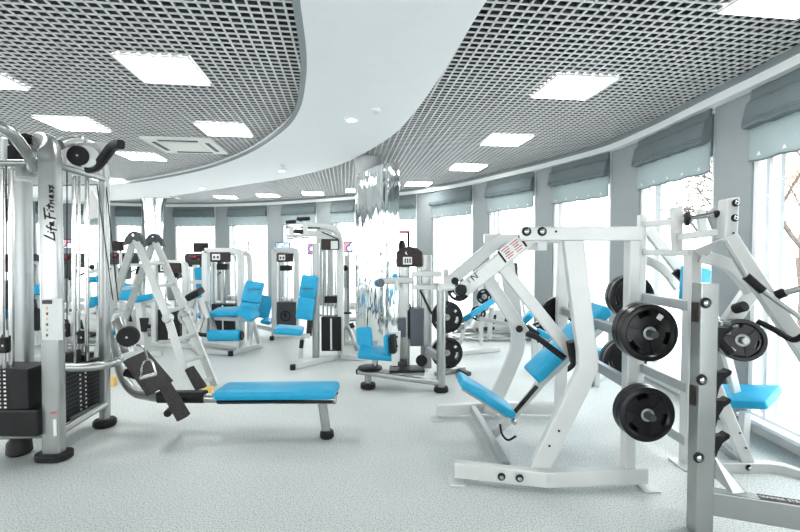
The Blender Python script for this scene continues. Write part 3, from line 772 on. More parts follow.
part(t2, 'stop_lever', beam([P(714, 334, 2.78), P(731, 354, 2.72)], .05, .06, (0, 1, 0), .02), 'black', 'black rubber stop')
part(t2, 'hinge_block', box(P(722, 327, 2.9), (.07, 0, 0), (0, .08, 0), (0, 0, .09), .01), 'chrome')
hub = P(736, 339, 3.05)
peg(t2, P(723, 336, 3.24), P(723, 336, 3.24).lerp(P(755, 343, 2.72), .76), .022)
A_ = P(723, 336, 3.24); B_ = P(755, 343, 2.72)
for k, tk in enumerate((.5, .61)):
    disc(A_.lerp(B_, tk), P(755, 343, 2.72) - P(723, 336, 3.24), .140, .05, ('inner' if k == 0 else 'outer') + ' black weight plate on the right machine above its blue seat', 'discs on the right machine', 5.4 if k else None)
part(t2, 'seat', pad(P(707, 395, 3.75), P(775, 397, 3.35), (.3, .9, 0), .36, .07), 'blue', 'wide blue seat')
part(t2, 'seat_stem', beam([P(745, 412, 3.5), P(742, 465, 3.5)], .06, .06, (0, 1, 0)), 'whitem')
part(t2, 'back_pad', pad(P(693, 312, 3.72), P(696, 267, 3.8), (1, .1, 0), .235, .08), 'blue', 'blue back pad')
part(t2, 'lever_arm', beam([P(648, 230, 4.0), P(690, 284, 3.95)], .09, .05, (0, 1, 0)), 'white')
part(t2, 'curved_arm', beam(curve_pts([P(640, 259, 4.12), P(654, 263, 4.12), P(667, 273, 4.12), P(678, 288, 4.12)], 4), .08, .05, (0, 1, 0)), 'white')
part(t2, 'bumper', beam([P(675, 271, 3.9), P(684, 280, 3.88)], .06, .05, (0, 1, 0)), 'black', 'black rubber stop')
part(t2, 'pad_strut', beam([P(698, 285, 3.85), P(720, 330, 3.6), P(738, 400, 3.55)], .06, .05, (0, 1, 0)), 'whitem')
part(t2, 'front_leg', beam([P(714, 385, 3.15), P(748, 466, 3.14)], .085, .055, (0, 1, 0)), 'white')
part(t2, 'base_beam', beam(curve_pts([P(712, 467, 3.13), P(745, 467, 3.13), P(775, 468, 3.12), P(803, 476, 3.03), P(840, 490, 2.9)], 3), .06, .08), 'white')
for px in (716, 748.5): bolt(t2, P(px, 467.5, 3.10), YN, .022)
for px, py in ((740, 433), (746, 448)): part(t2, 'pin', cyl(P(px, py, 3.11), P(px, py, 3.10), .007, 10), 'black')
part(t2, 'rear_beam', beam([P(716, 440, 3.6), P(742, 462, 3.2)], .05, .06), 'steel')
part(t2, 'side_beam', beam([P(744, 405, 4.5), P(764, 412, 4.3), P(850, 447, 3.4)], .05, .07), 'steel')
part(t2, 'seat_frame', beam([P(722, 378, 4.0), P(722, 420, 4.0)], .05, .05, (0, 1, 0)), 'shroud')
for px, py, nm in ((633, 297, 'upper'), (620, 361, 'lower')):
    h = P(px, py, 4.05 if nm == 'upper' else 4.15); h.x = xr; ax = V((0, 1, 0))
    peg(t2, V((xr, 3.80, h.z)), V((h.x, h.y + .16, h.z)), .022)
    for k in range(2):
        disc(h + ax * (.062 * k), ax, .205, .05, ('nearer' if k == 0 else 'farther') + ' black weight plate on the %s rear peg, seen behind the front stack' % nm, 'discs on the right machine')

# ------------------------------------------------------------------ barbell rack post in the right foreground
t3 = thing('barbell_rack', V((1.72, 2.45, 0)), 'silver upright of a barbell rack with black hooks, right foreground', 'barbell rack')
pt = P(705.5, 283, 2.45); pxr = pt.x
part(t3, 'upright', beam([V((pxr, 2.45, .001)), V((pxr, 2.45, pt.z))], .10, .085, (0, 1, 0), .006), 'silver')
for px, py in ((706, 303), (702, 380), (699, 458)): bolt(t3, V((P(px, py, 2.40).x, 2.406, P(px, py, 2.40).z)), YN, .03)
for zz in (P(700, 312, 2.45).z, P(700, 395, 2.45).z):
    part(t3, 'rear_plate', bx(pxr - .064, pxr - .0505, 2.43, 2.47, zz - .055, zz + .055, .003), 'brownp', 'dark rubber lined plate')
bd = (V((2.10, 2.31, 0)) - V((pxr, 2.45, 0))).normalized()
b0 = V((pxr + .06, 2.445, .178)); b1 = b0 + bd * 1.2
part(t3, 'base_beam', beam([b0, b1], .07, .135, (0, 0, 1), .006), 'silver')
part(t3, 'gusset', slab([P(711, 450, 2.43), P(747, 493, 2.36), P(733, 494, 2.36), P(711, 474, 2.43)], (0, .05, 0), .005), 'silver')
sc = b0 + bd * .40; side = V((-bd.y, bd.x, 0))
pl = part(t3, 'name_strip', box(b0 + bd * .47 + V((0, 0, .0695)), bd * .5, side * .055, (0, 0, .002), 0), 'black', 'black strip with white lettering')
part(pl, 'lettering', text_bm('HAMMER STRENGTH', b0 + bd * .36 + V((0, 0, .0708)), bd, side, .032, .0004), 'label', 'white lettering')
for i, py in enumerate((338, 382, 410, 445)):
    zz = P(714, py, 2.45).z; x0 = pxr + .0505
    prof = [(0, .05), (.045, .05), (.062, .062), (.072, .055), (.068, .04), (.04, .02), (.018, -.02), (.006, -.07), (0, -.09)]
    part(t3, 'bar_hook', slab([V((x0 + a * 1.25, 2.42, zz + b * 1.25)) for a, b in prof], (0, .05, 0), .002), 'black', 'black bar catch')
# ------------------------------------------------------------------ cable tower at the left
t = thing('cable_tower', V((-2.8, 3.6, 0)), 'silver multi station cable tower with script lettering at the far left', 'exercise machine')
c0 = P(54.5, 458, 3.32); c1 = P(50.5, 150, 3.32)
X0 = c0.x; X1 = c1.x
path = [V((X0, 3.32, .03)), V((X0 + (X1 - X0) * .5, 3.32, 1.2)), P(50, 165, 3.32)] + curve_pts([P(49.5, 154, 3.33), P(48.5, 147, 3.36), P(46, 143, 3.44), P(41, 141.5, 3.6)], 5) + [P(31, 147, 3.9)]
part(t, 'main_column', sweep(path, rrect(.142, .085, .022, 4), (0, 1, .01)), 'silver')
LET = [[(.35, 1.35), (.15, .6), (0, 0), (.28, .03), (.6, .14)], [(.55, .55), (.5, 0)], [(.6, .8), (.62, .9)], [(1.08, 1.05), (.92, .92), (.8, .3), (.7, -.35)], [(.66, .45), (1.02, .5)],
       [(1.02, .26), (1.26, .36), (1.25, .56), (1.1, .5), (1.05, .12), (1.34, .06)], [(1.78, 1.28), (1.64, .5), (1.54, -.25)], [(1.5, 1.2), (2.35, 1.34)], [(1.55, .58), (2.0, .66)],
       [(2.12, .52), (2.05, 0)], [(2.18, .8), (2.2, .88)], [(2.5, 1.0), (2.36, 0)], [(2.24, .62), (2.66, .68)], [(2.68, .52), (2.6, 0), (2.7, .36), (2.88, .5), (2.86, 0)],
       [(3.02, .26), (3.24, .36), (3.22, .56), (3.1, .5), (3.04, .12), (3.3, .06)], [(3.68, .56), (3.46, .46), (3.58, .22), (3.4, -.02)], [(4.0, .58), (3.78, .48), (3.9, .22), (3.7, -.04)]]
bml = bmesh.new(); l0 = P(54.5, 240, 3.276); k1 = (P(53.5, 184, 3.276) - l0) / 4.05
for st in LET: sweep([l0 + k1 * x + V((-.056 * y, 0, 0)) for x, y in st], rrect(.012, .003, .001, 1), (0, 1, 0), bml)
part(t, 'lettering', bml, 'black', 'black script lettering up the column')
part(t, 'foot', slab([V((X0 + x, 3.32 + y, .002)) for x, y in rrect(.25, .17, .07, 5)], (0, 0, .055), .012), 'black', 'black rubber foot')
pc = part(t, 'placard', slab([P(41.5, 299, 3.273), P(62, 299, 3.273), P(62.5, 340, 3.273), P(42, 340, 3.273)], (0, .004, 0), 0), 'whitem', 'instruction placard')
part(pc, 'header', slab([P(42, 300, 3.271), P(52, 300, 3.271), P(52, 304, 3.271), P(42, 304, 3.271)], (0, .002, 0), 0), 'shroud')
for k in range(6):
    part(pc, 'diagram', slab([P(46, 307 + 5.4 * k, 3.271), P(48, 307 + 5.4 * k, 3.271), P(48, 309.6 + 5.4 * k, 3.271), P(46, 309.6 + 5.4 * k, 3.271)], (0, .002, 0), 0), 'orange' if k % 2 == 0 else 'shroud')
part(t, 'warning_label', slab([P(53, 419.5, 3.272), P(56, 419, 3.272), P(56.5, 436, 3.272), P(53.5, 436.5, 3.272)], (0, .004, 0), 0), 'label')
part(t, 'warning_label', slab([P(50.5, 413, 3.272), P(57, 412, 3.272), P(57, 413.5, 3.272), P(50.5, 414.5, 3.272)], (0, .004, 0), 0), 'redlabel', 'red sticker')
# second post
q0 = P(105, 426, 3.95)
pth = [V((q0.x, 3.95, .02)), P(104, 240, 3.95), P(104.5, 190, 3.95)] + curve_pts([P(104.5, 175, 3.95), P(102, 160, 3.93), P(94, 147, 3.9), P(84, 142, 3.75), P(70, 141.5, 3.6), P(59, 145, 3.48)], 5)
part(t, 'side_post', sweep(pth, rrect(.085, .075, .03, 4), (0, 1, .02)), 'silver')
part(t, 'foot', lathe((q0.x, 3.95, .002), (0, 0, 1), [(0, 0), (.085, 0), (.095, .015), (.095, .05), (.08, .065), (0, .065)], 28), 'black', 'black rubber foot')
# left frame arcs
part(t, 'roof_tube', tube(curve_pts([P(-30, 118, 3.0), P(-6, 124, 3.05), P(10, 132, 3.12), P(22, 146, 3.25), P(30, 158, 3.35), P(34, 168, 3.45)], 5), .04, 16), 'silver')
part(t, 'roof_bar', tube([P(-30, 163, 3.28), P(42, 163, 3.42)], .026, 14), 'silver')
part(t, 'roof_bar', tube([P(56, 165, 3.45), P(105, 179.5, 3.94)], .026, 14), 'silver')
part(t, 'roof_hub', lathe(P(29, 178, 3.7), (0, 0, 1), [(0, 0), (.10, 0), (.10, .02), (.07, .22), (.05, .30), (0, .3)], 24), 'steel')
part(t, 'hub_cap', box(P(24, 141, 3.7), (.16, 0, 0), (0, .14, 0), (0, 0, .10), .02), 'black')
part(t, 'mast', beam([P(24, 395, 3.75), P(22, 182, 3.75)], .125, .11, (0, 1, 0), .03), 'steel')
part(t, 'small_post', beam([P(4, 138, 3.2), P(4, 160, 3.25)], .03, .03, (0, 1, 0)), 'whitem')
# rods and cables
for px, Y in ((74, 3.72), (87, 3.86), (79, 3.98)):
    part(t, 'guide_rod', cyl(P(px, 366, Y), P(px, 176, Y), .017 if px != 79 else .012, 14, .3), 'chrome', 'chrome guide rod')
for px, Y in ((11.5, 3.3), (2, 3.3)):
    part(t, 'guide_rod', cyl(P(px, 372, Y), P(px, 168, Y), .019, 14, .3), 'chrome', 'chrome guide rod')
for a, b in (((67, 166, 3.6), (67, 330, 3.6)), ((97, 185, 3.9), (113, 300, 3.9)), ((6, 166, 3.3), (7, 330, 3.3)), ((104, 165, 3.95), (118, 300, 3.8))):
    part(t, 'cable', cyl(P(*a), P(*b), .0045, 8), 'black')
# weight stacks
def stack(x0, x1, y0, y1, z0, z1, n, face):
    o = part(t, 'weight_stack', bx(x0, x1, y0, y1, z0, z1, .006), 'dark', 'black weight stack')
    for k in range(n):
        zz = z0 + (z1 - z0) * (k + .5) / n
        for dx in (-.02, .02):
            if face == 'x': b = bx(x1, x1 + .003, (y0 + y1) / 2 + dx * 1.6 - .009, (y0 + y1) / 2 + dx * 1.6 + .009, zz - .006, zz + .006, 0)
            else: b = bx(x1 - .19 + dx - .008, x1 - .19 + dx + .008, y0 - .003, y0, zz - .006, zz + .006, 0)
            part(o, 'weight_number', b, 'label')
    for k in range(1, n):
        zz = z0 + (z1 - z0) * k / n
        if face == 'x': part(o, 'plate_gap', bx(x1 - .003, x1 + .0012, y0 + .004, y1 - .004, zz - .002, zz + .002, 0), 'shroud')
sx = P(106, 390, 4.0).x - .05
stack(sx - .17, sx, 3.56, 4.0, .17, .62, 12, 'x')
part(t, 'stack_top', bx(sx - .15, sx - .02, 3.60, 3.80, .63, .74, .008), 'dark', 'black top plates')
part(t, 'stack_top', bx(sx - .15, sx - .02, 3.82, 3.96, .63, .68, .008), 'dark', 'black top plates')
lx = P(26, 400, 3.2).x
stack(lx - .35, lx, 3.22, 3.45, .42, .72, 10, 'y')
part(t, 'weight_stack', bx(lx - .35, lx + .05, 3.24, 3.50, .20, .41, .02), 'dark', 'black lower shroud')
for px, py, Y in ((65.5, 330, 3.7), (82, 337, 3.95), (4, 345, 3.25)):
    p = P(px, py, Y); o = part(t, 'pulley_block', bx(p.x - .035, p.x + .035, p.y - .02, p.y + .02, p.z - .06, p.z + .06, .015), 'black')
    part(o, 'bolt_head', cyl(p + V((.01, -.02, 0)), p + V((.01, -.026, 0)), .01, 12), 'chrome')
    part(t, 'selector_stem', cyl(p + V((0, 0, -.06)), p + V((0, 0, -.22)), .012, 12), 'steel')
# bumper rail, lower tubes
part(t, 'bumper_rail', tube([P(60, 367.5, 3.42), P(78, 367.5, 3.5)] + curve_pts([P(90, 367, 3.55), P(104, 365, 3.6), P(115, 362, 3.72), P(119, 360.5, 3.85)], 5), .036, 16), 'silver')
part(t, 'lower_tube', tube([P(62, 431, 3.45), P(105, 404, 3.93)], .03, 14), 'silver')
part(t, 'lower_tube', tube([P(-40, 437, 3.25), P(48, 434, 3.42)], .03, 14), 'silver')
part(t, 'stack_tray', beam([P(75, 419, 3.62), P(103, 402, 4.0)], .10, .02), 'steel')
pf = P(19, 436, 3.4); part(t, 'foot', lathe((pf.x, pf.y, .002), (0, 0, 1), [(0, 0), (.07, 0), (.085, .02), (.08, .1), (.05, .14), (0, .14)], 24), 'black', 'black rubber foot')
# high pulley arm
part(t, 'pulley_arm', beam(curve_pts([P(88, 169, 3.6), P(97, 166, 3.55), P(106, 155, 3.45), P(113, 146, 3.38), P(121, 144.5, 3.33)], 4), .07, .06, (0, 1, 0), .02), 'black', 'black padded arm')
part(t, 'arm_shield', slab([P(66, 146, 3.62), P(80, 142.5, 3.6), P(112, 142.5, 3.5), P(100, 158, 3.55), P(90, 163, 3.6)], (0, .02, 0), .004), 'whitem', 'pale shield plate')
pu = P(81, 157, 3.5)
o = part(t, 'pulley', lathe(pu, (.25, -1, 0), [(0, 0), (.075, 0), (.078, .012), (.06, .03), (.078, .048), (.075, .06), (0, .06)], 32), 'black', 'black pulley wheel')
part(o, 'axle', cyl(pu + V((.014, -.058, 0)), pu + V((.016, -.066, 0)), .01, 12), 'chrome')
part(t, 'pulley_housing', lathe(pu + V((.05, .01, 0)), (.25, -1, 0), [(0, 0), (.082, 0), (.085, .04), (0, .045)], 28), 'whitem')
part(t, 'crank', beam([P(65, 168, 3.6), P(67, 156, 3.6)], .035, .03, (0, 1, 0)), 'whitem')
pu = P(18, 156, 3.55)
part(t, 'pulley', lathe(pu, (.25, -1, 0), [(0, 0), (.075, 0), (.078, .012), (.06, .03), (.078, .048), (.075, .06), (0, .06)], 32), 'black', 'black pulley wheel')
part(t, 'chain_bracket', slab([P(92, 190, 4.3), P(98, 200, 4.3), P(96, 218, 4.3), P(82, 222, 4.3), P(84, 205, 4.3)], (0, .03, 0), .004), 'whitem')

# ------------------------------------------------------------------ low row bench
t = thing('low_row_bench', V((-1.4, 3.8, 0)), 'seated row bench with long blue pad beside the cable tower', 'exercise machine')
fr = curve_pts([P(110, 322, 4.15), P(113, 340, 4.12), P(118, 358, 4.06), P(123, 377, 4.0), P(135, 392, 3.92), P(155, 397, 3.85)], 5) + [P(245, 398.5, 3.72), P(336, 399, 3.66)]
part(t, 'main_beam', tube(fr, .042, 16), 'silver')
part(t, 'seat_pad', pad(P(220, 391, 3.78), P(337, 390, 3.74), (0, 1, 0), .30, .085, .03), 'blue', 'long blue bench pad')
part(t, 'pad_board', pad(P(222, 398, 3.77), P(336, 397, 3.73), (0, 1, 0), .26, .02, .005), 'black')
part(t, 'leg', beam([P(322, 400, 3.68), P(327, 436, 3.70)], .075, .055, (0, 1, 0), .02), 'silver')
lf = P(327, 440, 3.7); part(t, 'foot', lathe((lf.x, lf.y, .002), (0, 0, 1), [(0, 0), (.05, 0), (.06, .012), (.058, .05), (.045, .065), (0, .065)], 24), 'black', 'black rubber foot')
part(t, 'beam_sleeve', beam([P(160, 396.5, 3.83), P(205, 396.5, 3.77)], .105, .10, (0, 0, 1), .03), 'black', 'black plastic sleeve')
wv = V((.0, .06, .01))
part(t, 'foot_plate', slab([P(122, 362, 3.72), P(143, 352.5, 3.95), P(170, 384, 3.85), P(147, 397, 3.62)], (.02, .03, .02), .008), 'tread', 'ribbed black foot plate')
part(t, 'foot_plate', slab([P(158, 388, 3.50), P(167.5, 385, 3.58), P(187.5, 417, 3.48), P(177, 422.5, 3.40)], (.015, .03, .015), .006), 'tread', 'ribbed black foot plate')
part(t, 'foot_plate', slab([P(184, 370, 4.0), P(191, 367, 4.05), P(205, 388, 4.0), P(195, 391, 3.95)], (.012, .03, .01), .006), 'tread', 'ribbed black foot plate')
part(t, 'foot_strut', cyl(P(180, 400, 3.75), P(167, 414, 3.5), .03, 16), 'black')
part(t, 'foot_strut', cyl(P(150, 380, 3.9), P(125, 372, 3.75), .035, 16), 'black')
pu = P(129.5, 336, 3.82)
o = part(t, 'pulley', lathe(pu, (.25, -1, .05), [(0, 0), (.082, 0), (.088, .01), (.07, .03), (.088, .05), (.082, .06), (0, .062)], 32), 'black', 'black pulley wheel')
part(o, 'axle', cyl(pu + V((.014, -.06, 0)), pu + V((.016, -.07, 0)), .011, 12), 'chrome')
part(t, 'pulley_housing', beam([P(118, 320, 4.0), P(124, 338, 3.9), P(128, 352, 3.9)], .10, .06, (0, 1, 0), .02), 'silver')
part(t, 'handle_rest', pad(P(115.5, 333, 4.12), P(123, 327, 4.12), (0, 1, 0), .10, .04, .01), 'blue')
t = thing('row_handle', P(148, 372, 3.60), 'chrome D shaped cable handle resting on the black foot plate', 'cable handle')
def tri(a, y0=3.62): return [P(x, y, y0) for x, y in a]
part(t, 'grip', cyl(P(140, 378, 3.58), P(156, 374, 3.60), .017, 16), 'chrome')
part(t, 'bow', tube(curve_pts(tri([(141, 378), (142, 366), (147, 360), (152, 362), (156, 374)]), 4), .009, 10), 'chrome')
part(t, 'snap_hook', tube(curve_pts([P(147, 360, 3.62), P(146, 353, 3.66), P(143, 347, 3.72), P(137, 345, 3.76)], 4), .009, 10), 'chrome')

# ------------------------------------------------------------------ folding aluminium ladder
t = thing('step_ladder', V((-2.9, 5.2, 0)), 'open aluminium folding ladder standing behind the row bench', 'ladder')
H1 = P(135, 237, 5.2); H2 = P(154.5, 239, 5.5)
J1 = P(168, 318, 5.0); J2 = P(185.5, 312.5, 5.28); F1 = P(191, 397, 4.82); F2 = P(215, 388, 5.05)
F1.z = .02; F2.z = .02
B1 = P(108, 318, 5.6); B2 = P(127, 314, 5.9)
E1 = B1 + (B1 - H1) * .9; E2 = B2 + (B2 - H2) * .9
k1 = (.02 - H1.z) / (B1.z - H1.z); E1 = H1 + (B1 - H1) * k1
k2 = (.02 - H2.z) / (B2.z - H2.z); E2 = H2 + (B2 - H2) * k2
for a, b in ((H1, J1), (J1, F1), (H2, J2), (J2, F2), (H1, B1), (B1, E1), (H2, B2), (B2, E2)):
    part(t, 'rail', beam([a, b], .085, .032, (0, 1, 0), .006), 'alu')
for h in (H1, H2):
    o = part(t, 'top_hinge', slab([h + V((x, -.03, z)) for x, z in ((-.13, -.10), (-.10, -.01), (-.05, .05), (0, .07), (.05, .05), (.10, -.01), (.13, -.10), (.06, -.07), (0, -.03), (-.06, -.07))], (0, .06, 0), .005), 'shroud', 'grey hinge plate')
    part(o, 'rivet', cyl(h + V((0, -.031, .02)), h + V((0, -.04, .02)), .016, 12), 'chrome')
for h in (J1, J2): part(t, 'joint', lathe(h + V((0, -.05, 0)), (0, 1, 0), [(0, 0), (.042, 0), (.05, .01), (.05, .09), (.042, .1), (0, .1)], 28), 'alu', 'round locking joint')
for (a, b, a2, b2, ks) in ((H1, J1, H2, J2, (.33, .62, .93)), (J1, F1, J2, F2, (.3, .6, .9)), (H1, B1, H2, B2, (.33, .62, .93)), (B1, E1, B2, E2, (.3, .6, .9))):
    for k in ks: part(t, 'rung', beam([a.lerp(b, k), a2.lerp(b2, k)], .045, .04, (0, 0, 1)), 'alu')
for px, py in ((111, 381), (211, 392)):
    pass
p = Z(112, 386); solo('foam_block', bx(p.x - .04, p.x + .04, p.y - .04, p.y + .04, .001, .11, .01), 'yellow', (p.x, p.y, 0), 'small yellow block on the floor behind the cable tower side post', 'block')
p = Z(209, 394); solo('foam_block', bx(p.x - .06, p.x + .04, p.y - .03, p.y + .04, .001, .08, .01), 'yellow', (p.x, p.y, 0), 'small yellow block on the floor beside the ladder foot', 'block')
# ------------------------------------------------------------------ background machines
def arch(t, pxl, pxr, ytop, ybot, Y, w=.07, d=.10, m='whitem', rnd=8):
    """an upright frame, square shoulder at one side and rounded at the other"""
    a = P(pxl, ybot, Y); a.z = .02; b = P(pxr, ybot, Y); b.z = .02
    part(t, 'upright', beam([a, P(pxl, ytop, Y)], w, d, (0, 1, 0), .015), m)
    path = [b] + curve_pts([P(pxr, ytop + rnd + 6, Y), P(pxr - rnd * .12, ytop + rnd * .45, Y), P(pxr - rnd * .5, ytop + rnd * .1, Y), P(pxr - rnd - 2, ytop, Y)], 5) + [P(pxl, ytop, Y)]
    part(t, 'frame_arch', beam(path, w, d, (0, 1, 0), .015), m)
def stackset(t, pxl, pxr, yt, yb, Y, ytop, head=None, col='dark', n=10, rods=2):
    a = P(pxl, yb, Y); b = P(pxr, yt, Y)
    part(t, 'weight_stack', bx(a.x, b.x, Y - .01, Y + .2, a.z, b.z, .006), col, 'dark weight stack')
    xm = (a.x + b.x) / 2; W = b.x - a.x
    for k in range(rods):
        x = xm + (k - (rods - 1) / 2) * W * .5
        part(t, 'guide_rod', cyl(V((x, Y + .1, b.z)), V((x, Y + .1, P(0, ytop, Y).z)), .012, 10, .3), 'chrome')
    o = part(t, 'number_strip', bx(xm - .012, xm + .012, Y - .014, Y - .011, a.z + .02, b.z - .02, 0), 'label', 'white number strip')
    if head:
        h = P(*head, Y); part(t, 'stack_head', bx(h.x - .09, h.x + .09, Y + .03, Y + .15, h.z - .05, h.z + .05, .012), 'black')
        part(t, 'head_stem', cyl(V((h.x, Y + .09, h.z - .05)), V((h.x, Y + .09, b.z)), .014, 10), 'steel')
def panel(t, pxl, pxr, yt, yb, Y, m='brownp', inset=True):
    a = P(pxl, yb, Y); b = P(pxr, yt, Y)
    o = part(t, 'instruction_panel', bx(a.x, b.x, Y - .01, Y + .05, a.z, b.z, .02), m, 'dark instruction panel')
    if inset:
        W = b.x - a.x; H = b.z - a.z
        part(o, 'placard', bx(a.x + W * .12, a.x + W * .52, Y - .014, Y - .008, a.z + H * .2, b.z - H * .2, .002), 'label', 'pale placard')
        part(o, 'diagram', bx(a.x + W * .18, a.x + W * .28, Y - .017, Y - .013, a.z + H * .35, b.z - H * .4, 0), 'shroud')
        part(o, 'diagram', bx(a.x + W * .36, a.x + W * .46, Y - .017, Y - .013, a.z + H * .35, b.z - H * .4, 0), 'shroud')
def foot_cap(t, px, py, Y, s=.07):
    p = P(px, py, Y); part(t, 'foot_cap', bx(p.x - s / 2, p.x + s / 2, Y - s / 2, Y + s / 2, .001, .075, .01), 'black', 'black end cap')
def floor_beam(t, pts, w=.06, h=.07, m='whitem'):
    q = []
    for px, Y in pts: q.append(V(((px - 400) / F * Y, Y, h / 2 + .004)))
    part(t, 'base_beam', beam(q, w, h), m)

# leg curl machine
t = thing('leg_curl_machine', V((-2.7, 7, 0)), 'white leg curl machine with blue bench and blue roller pad', 'exercise machine')
Y = 7.35
arch(t, 206, 241, 251, 346, Y, .10, .12)
arch(t, 214, 250, 253, 344, Y + .35, .08, .10)
panel(t, 210, 230, 252, 262, Y - .07)
stackset(t, 212, 234, 304, 332, Y + .02, 256, (221, 267), rods=3)
part(t, 'roof_cross', beam([P(206, 251, Y), P(214, 253, Y + .35)], .06, .05), 'whitem')
floor_beam(t, [(204, 7.3), (236, 6.95)]); floor_beam(t, [(201, 6.75), (234, 6.62)]); floor_beam(t, [(232, 6.65), (260, 7.2)]); foot_cap(t, 201, 350, 6.75); foot_cap(t, 231, 352, 6.6)
part(t, 'bench_pad', pad(P(213, 312, 6.9), P(243, 311, 6.9), (0, 1, .1), .42, .07), 'blue')
part(t, 'bench_pad', pad(P(240, 309, 6.7), P(256, 318, 6.7), (0, 1, .1), .36, .07), 'blue')
part(t, 'back_pad', pad(P(250.5, 302.6, 7.05), P(255.5, 282, 7.2), (1, .1, 0), .30, .08), 'blue', 'upper blue back pad')
part(t, 'back_pad', pad(P(248, 313, 6.98), P(250.4, 303.2, 7.05), (1, .1, 0), .29, .08), 'blue', 'lower blue back pad')
part(t, 'lettering', text_bm('Life Fitness', P(254, 289, 7.09), (1, .1, .03), P(255.5, 282, 7.2) - P(250.5, 302.6, 7.05), .05), 'shroud', 'dark stitched lettering')
o = part(t, 'roller_pad', cyl(P(209, 335.5, 6.55), P(241, 335.5, 6.5), .085, 24, .2), 'blue', 'blue foam roller')
part(o, 'end_cap', cyl(P(241, 335.5, 6.5), P(243, 335.5, 6.5), .07, 20), 'black')
part(t, 'roller_axle', cyl(P(196, 334, 6.6), P(209, 335.5, 6.55), .03, 14), 'black')
part(t, 'swing_arm', beam([P(206, 302, 6.9), P(212, 320, 6.75), P(216, 334, 6.6)], .05, .06, (0, 1, 0)), 'steel')
part(t, 'swing_arm', beam([P(200, 300, 6.8), P(203, 318, 6.75), P(198, 333, 6.62)], .05, .05, (0, 1, 0)), 'white')
part(t, 'rear_leg', beam([P(252, 318, 7.0), P(259, 343, 7.1)], .06, .06, (0, 1, 0)), 'whitem')
part(t, 'rear_leg', beam([P(252, 322, 7.0), P(249, 346, 6.95)], .06, .06, (0, 1, 0)), 'white')
part(t, 'bench_frame', beam([P(214, 318, 6.9), P(250, 320, 6.95)], .05, .06), 'whitem')
part(t, 'bench_stem', beam([P(238, 320, 6.9), P(238, 348, 6.9)], .06, .06, (0, 1, 0)), 'whitem')

# arm curl machine behind the ladder
t = thing('arm_curl_machine', V((-4.0, 7.2, 0)), 'white arm curl machine with black elbow pad, seen through the ladder', 'exercise machine')
Y = 7.3
arch(t, 155, 186, 263, 345, Y, .09, .1)
panel(t, 158, 181, 263, 273, Y - .06)
stackset(t, 158, 180, 310, 340, Y + .02, 266, (172, 275), rods=2)
part(t, 'elbow_pad', pad(P(189, 297, 6.6), P(201, 291, 6.6), (0, 1, .2), .28, .10, .02), 'black', 'black elbow pad')
part(t, 'pad_post', beam([P(194, 298, 6.65), P(188, 320, 6.7), P(196, 348, 6.8)], .07, .06, (0, 1, 0)), 'whitem')
part(t, 'cam_wheel', lathe(P(188, 316, 6.55), (0, -1, 0), [(.10, 0), (.14, 0), (.14, .03), (.10, .03), (.10, 0)], 28), 'steel')
floor_beam(t, [(150, 7.25), (190, 7.1)]); floor_beam(t, [(196, 6.8), (186, 7.4)])
part(t, 'swing_arm', beam([P(200, 298, 6.6), P(208, 318, 6.6)], .06, .06, (0, 1, 0)), 'whitem')
# seat machine right behind
t = thing('chest_machine', V((-3.6, 8.4, 0)), 'machine with tall blue back pad between ladder and leg curl machine', 'exercise machine')
Y = 8.4
part(t, 'back_pad', pad(P(207, 310, Y), P(202, 267, Y + .1), (1, -.2, 0), .30, .10), 'blue', 'tall blue back pad')
part(t, 'pad_bar', beam([P(190, 282, Y - .1), P(206, 282, Y - .1)], .05, .07), 'whitem')
part(t, 'seat', pad(P(198, 316, 8.1), P(210, 315, 8.2), (0, 1, 0), .36, .07), 'blue')
part(t, 'seat_post', beam([P(205, 318, 8.2), P(205, 335, 8.2)], .08, .08, (0, 1, 0)), 'whitem')
part(t, 'column', beam([P(196, 265, Y + .2), P(196, 336, Y + .2)], .10, .10, (0, 1, 0)), 'whitem')
floor_beam(t, [(190, 8.5), (212, 8.1)])

# abdominal style machine with logo shroud
t = thing('logo_shroud_machine', V((-2.3, 8.2, 0)), 'white weight tower with grey round logo shroud, between the two blue seats', 'exercise machine')
Y = 8.1
arch(t, 275, 297, 250, 338, Y, .10, .12, rnd=5)
panel(t, 277, 293, 253, 262, Y - .07)
a = P(277, 331, Y - .08); b = P(296, 302, Y - .08)
o = part(t, 'stack_shroud', bx(a.x, b.x, Y - .08, Y + .2, a.z, b.z, .015), 'shroud', 'grey shroud with a round black logo')
c = P(285.5, 316, Y - .085)
part(o, 'logo', lathe(c, (0, -1, 0), [(.075, 0), (.098, 0), (.098, .004), (.075, .004), (.075, 0)], 32), 'black')
part(o, 'logo', slab([c + V((x * .09, -.002, z * .09)) for x, z in ((-.25, .55), (.35, .7), (.05, .1), (.45, .1), (-.35, -.75), (-.05, -.08), (-.5, -.05))], (0, -.003, 0), 0), 'black')
for px in (281, 287, 292): part(t, 'guide_rod', cyl(P(px, 302, Y), P(px, 262, Y), .011, 10, .3), 'chrome')
floor_beam(t, [(272, 8.0), (300, 8.15)]); foot_cap(t, 272, 344, 7.75)
part(t, 'stack_head', box(P(286, 268, Y), (.2, 0, 0), (0, .12, 0), (0, 0, .10), .015), 'black')
part(t, 'side_seat', pad(P(263, 320, 8.3), P(272, 322, 8.3), (0, 1, 0), .34, .07), 'blue')
part(t, 'side_back', pad(P(262, 318, 8.5), P(268, 296, 8.6), (1, .3, 0), .24, .08), 'blue')
part(t, 'side_frame', beam([P(255, 326, 8.3), P(275, 330, 8.2)], .06, .07), 'whitem')

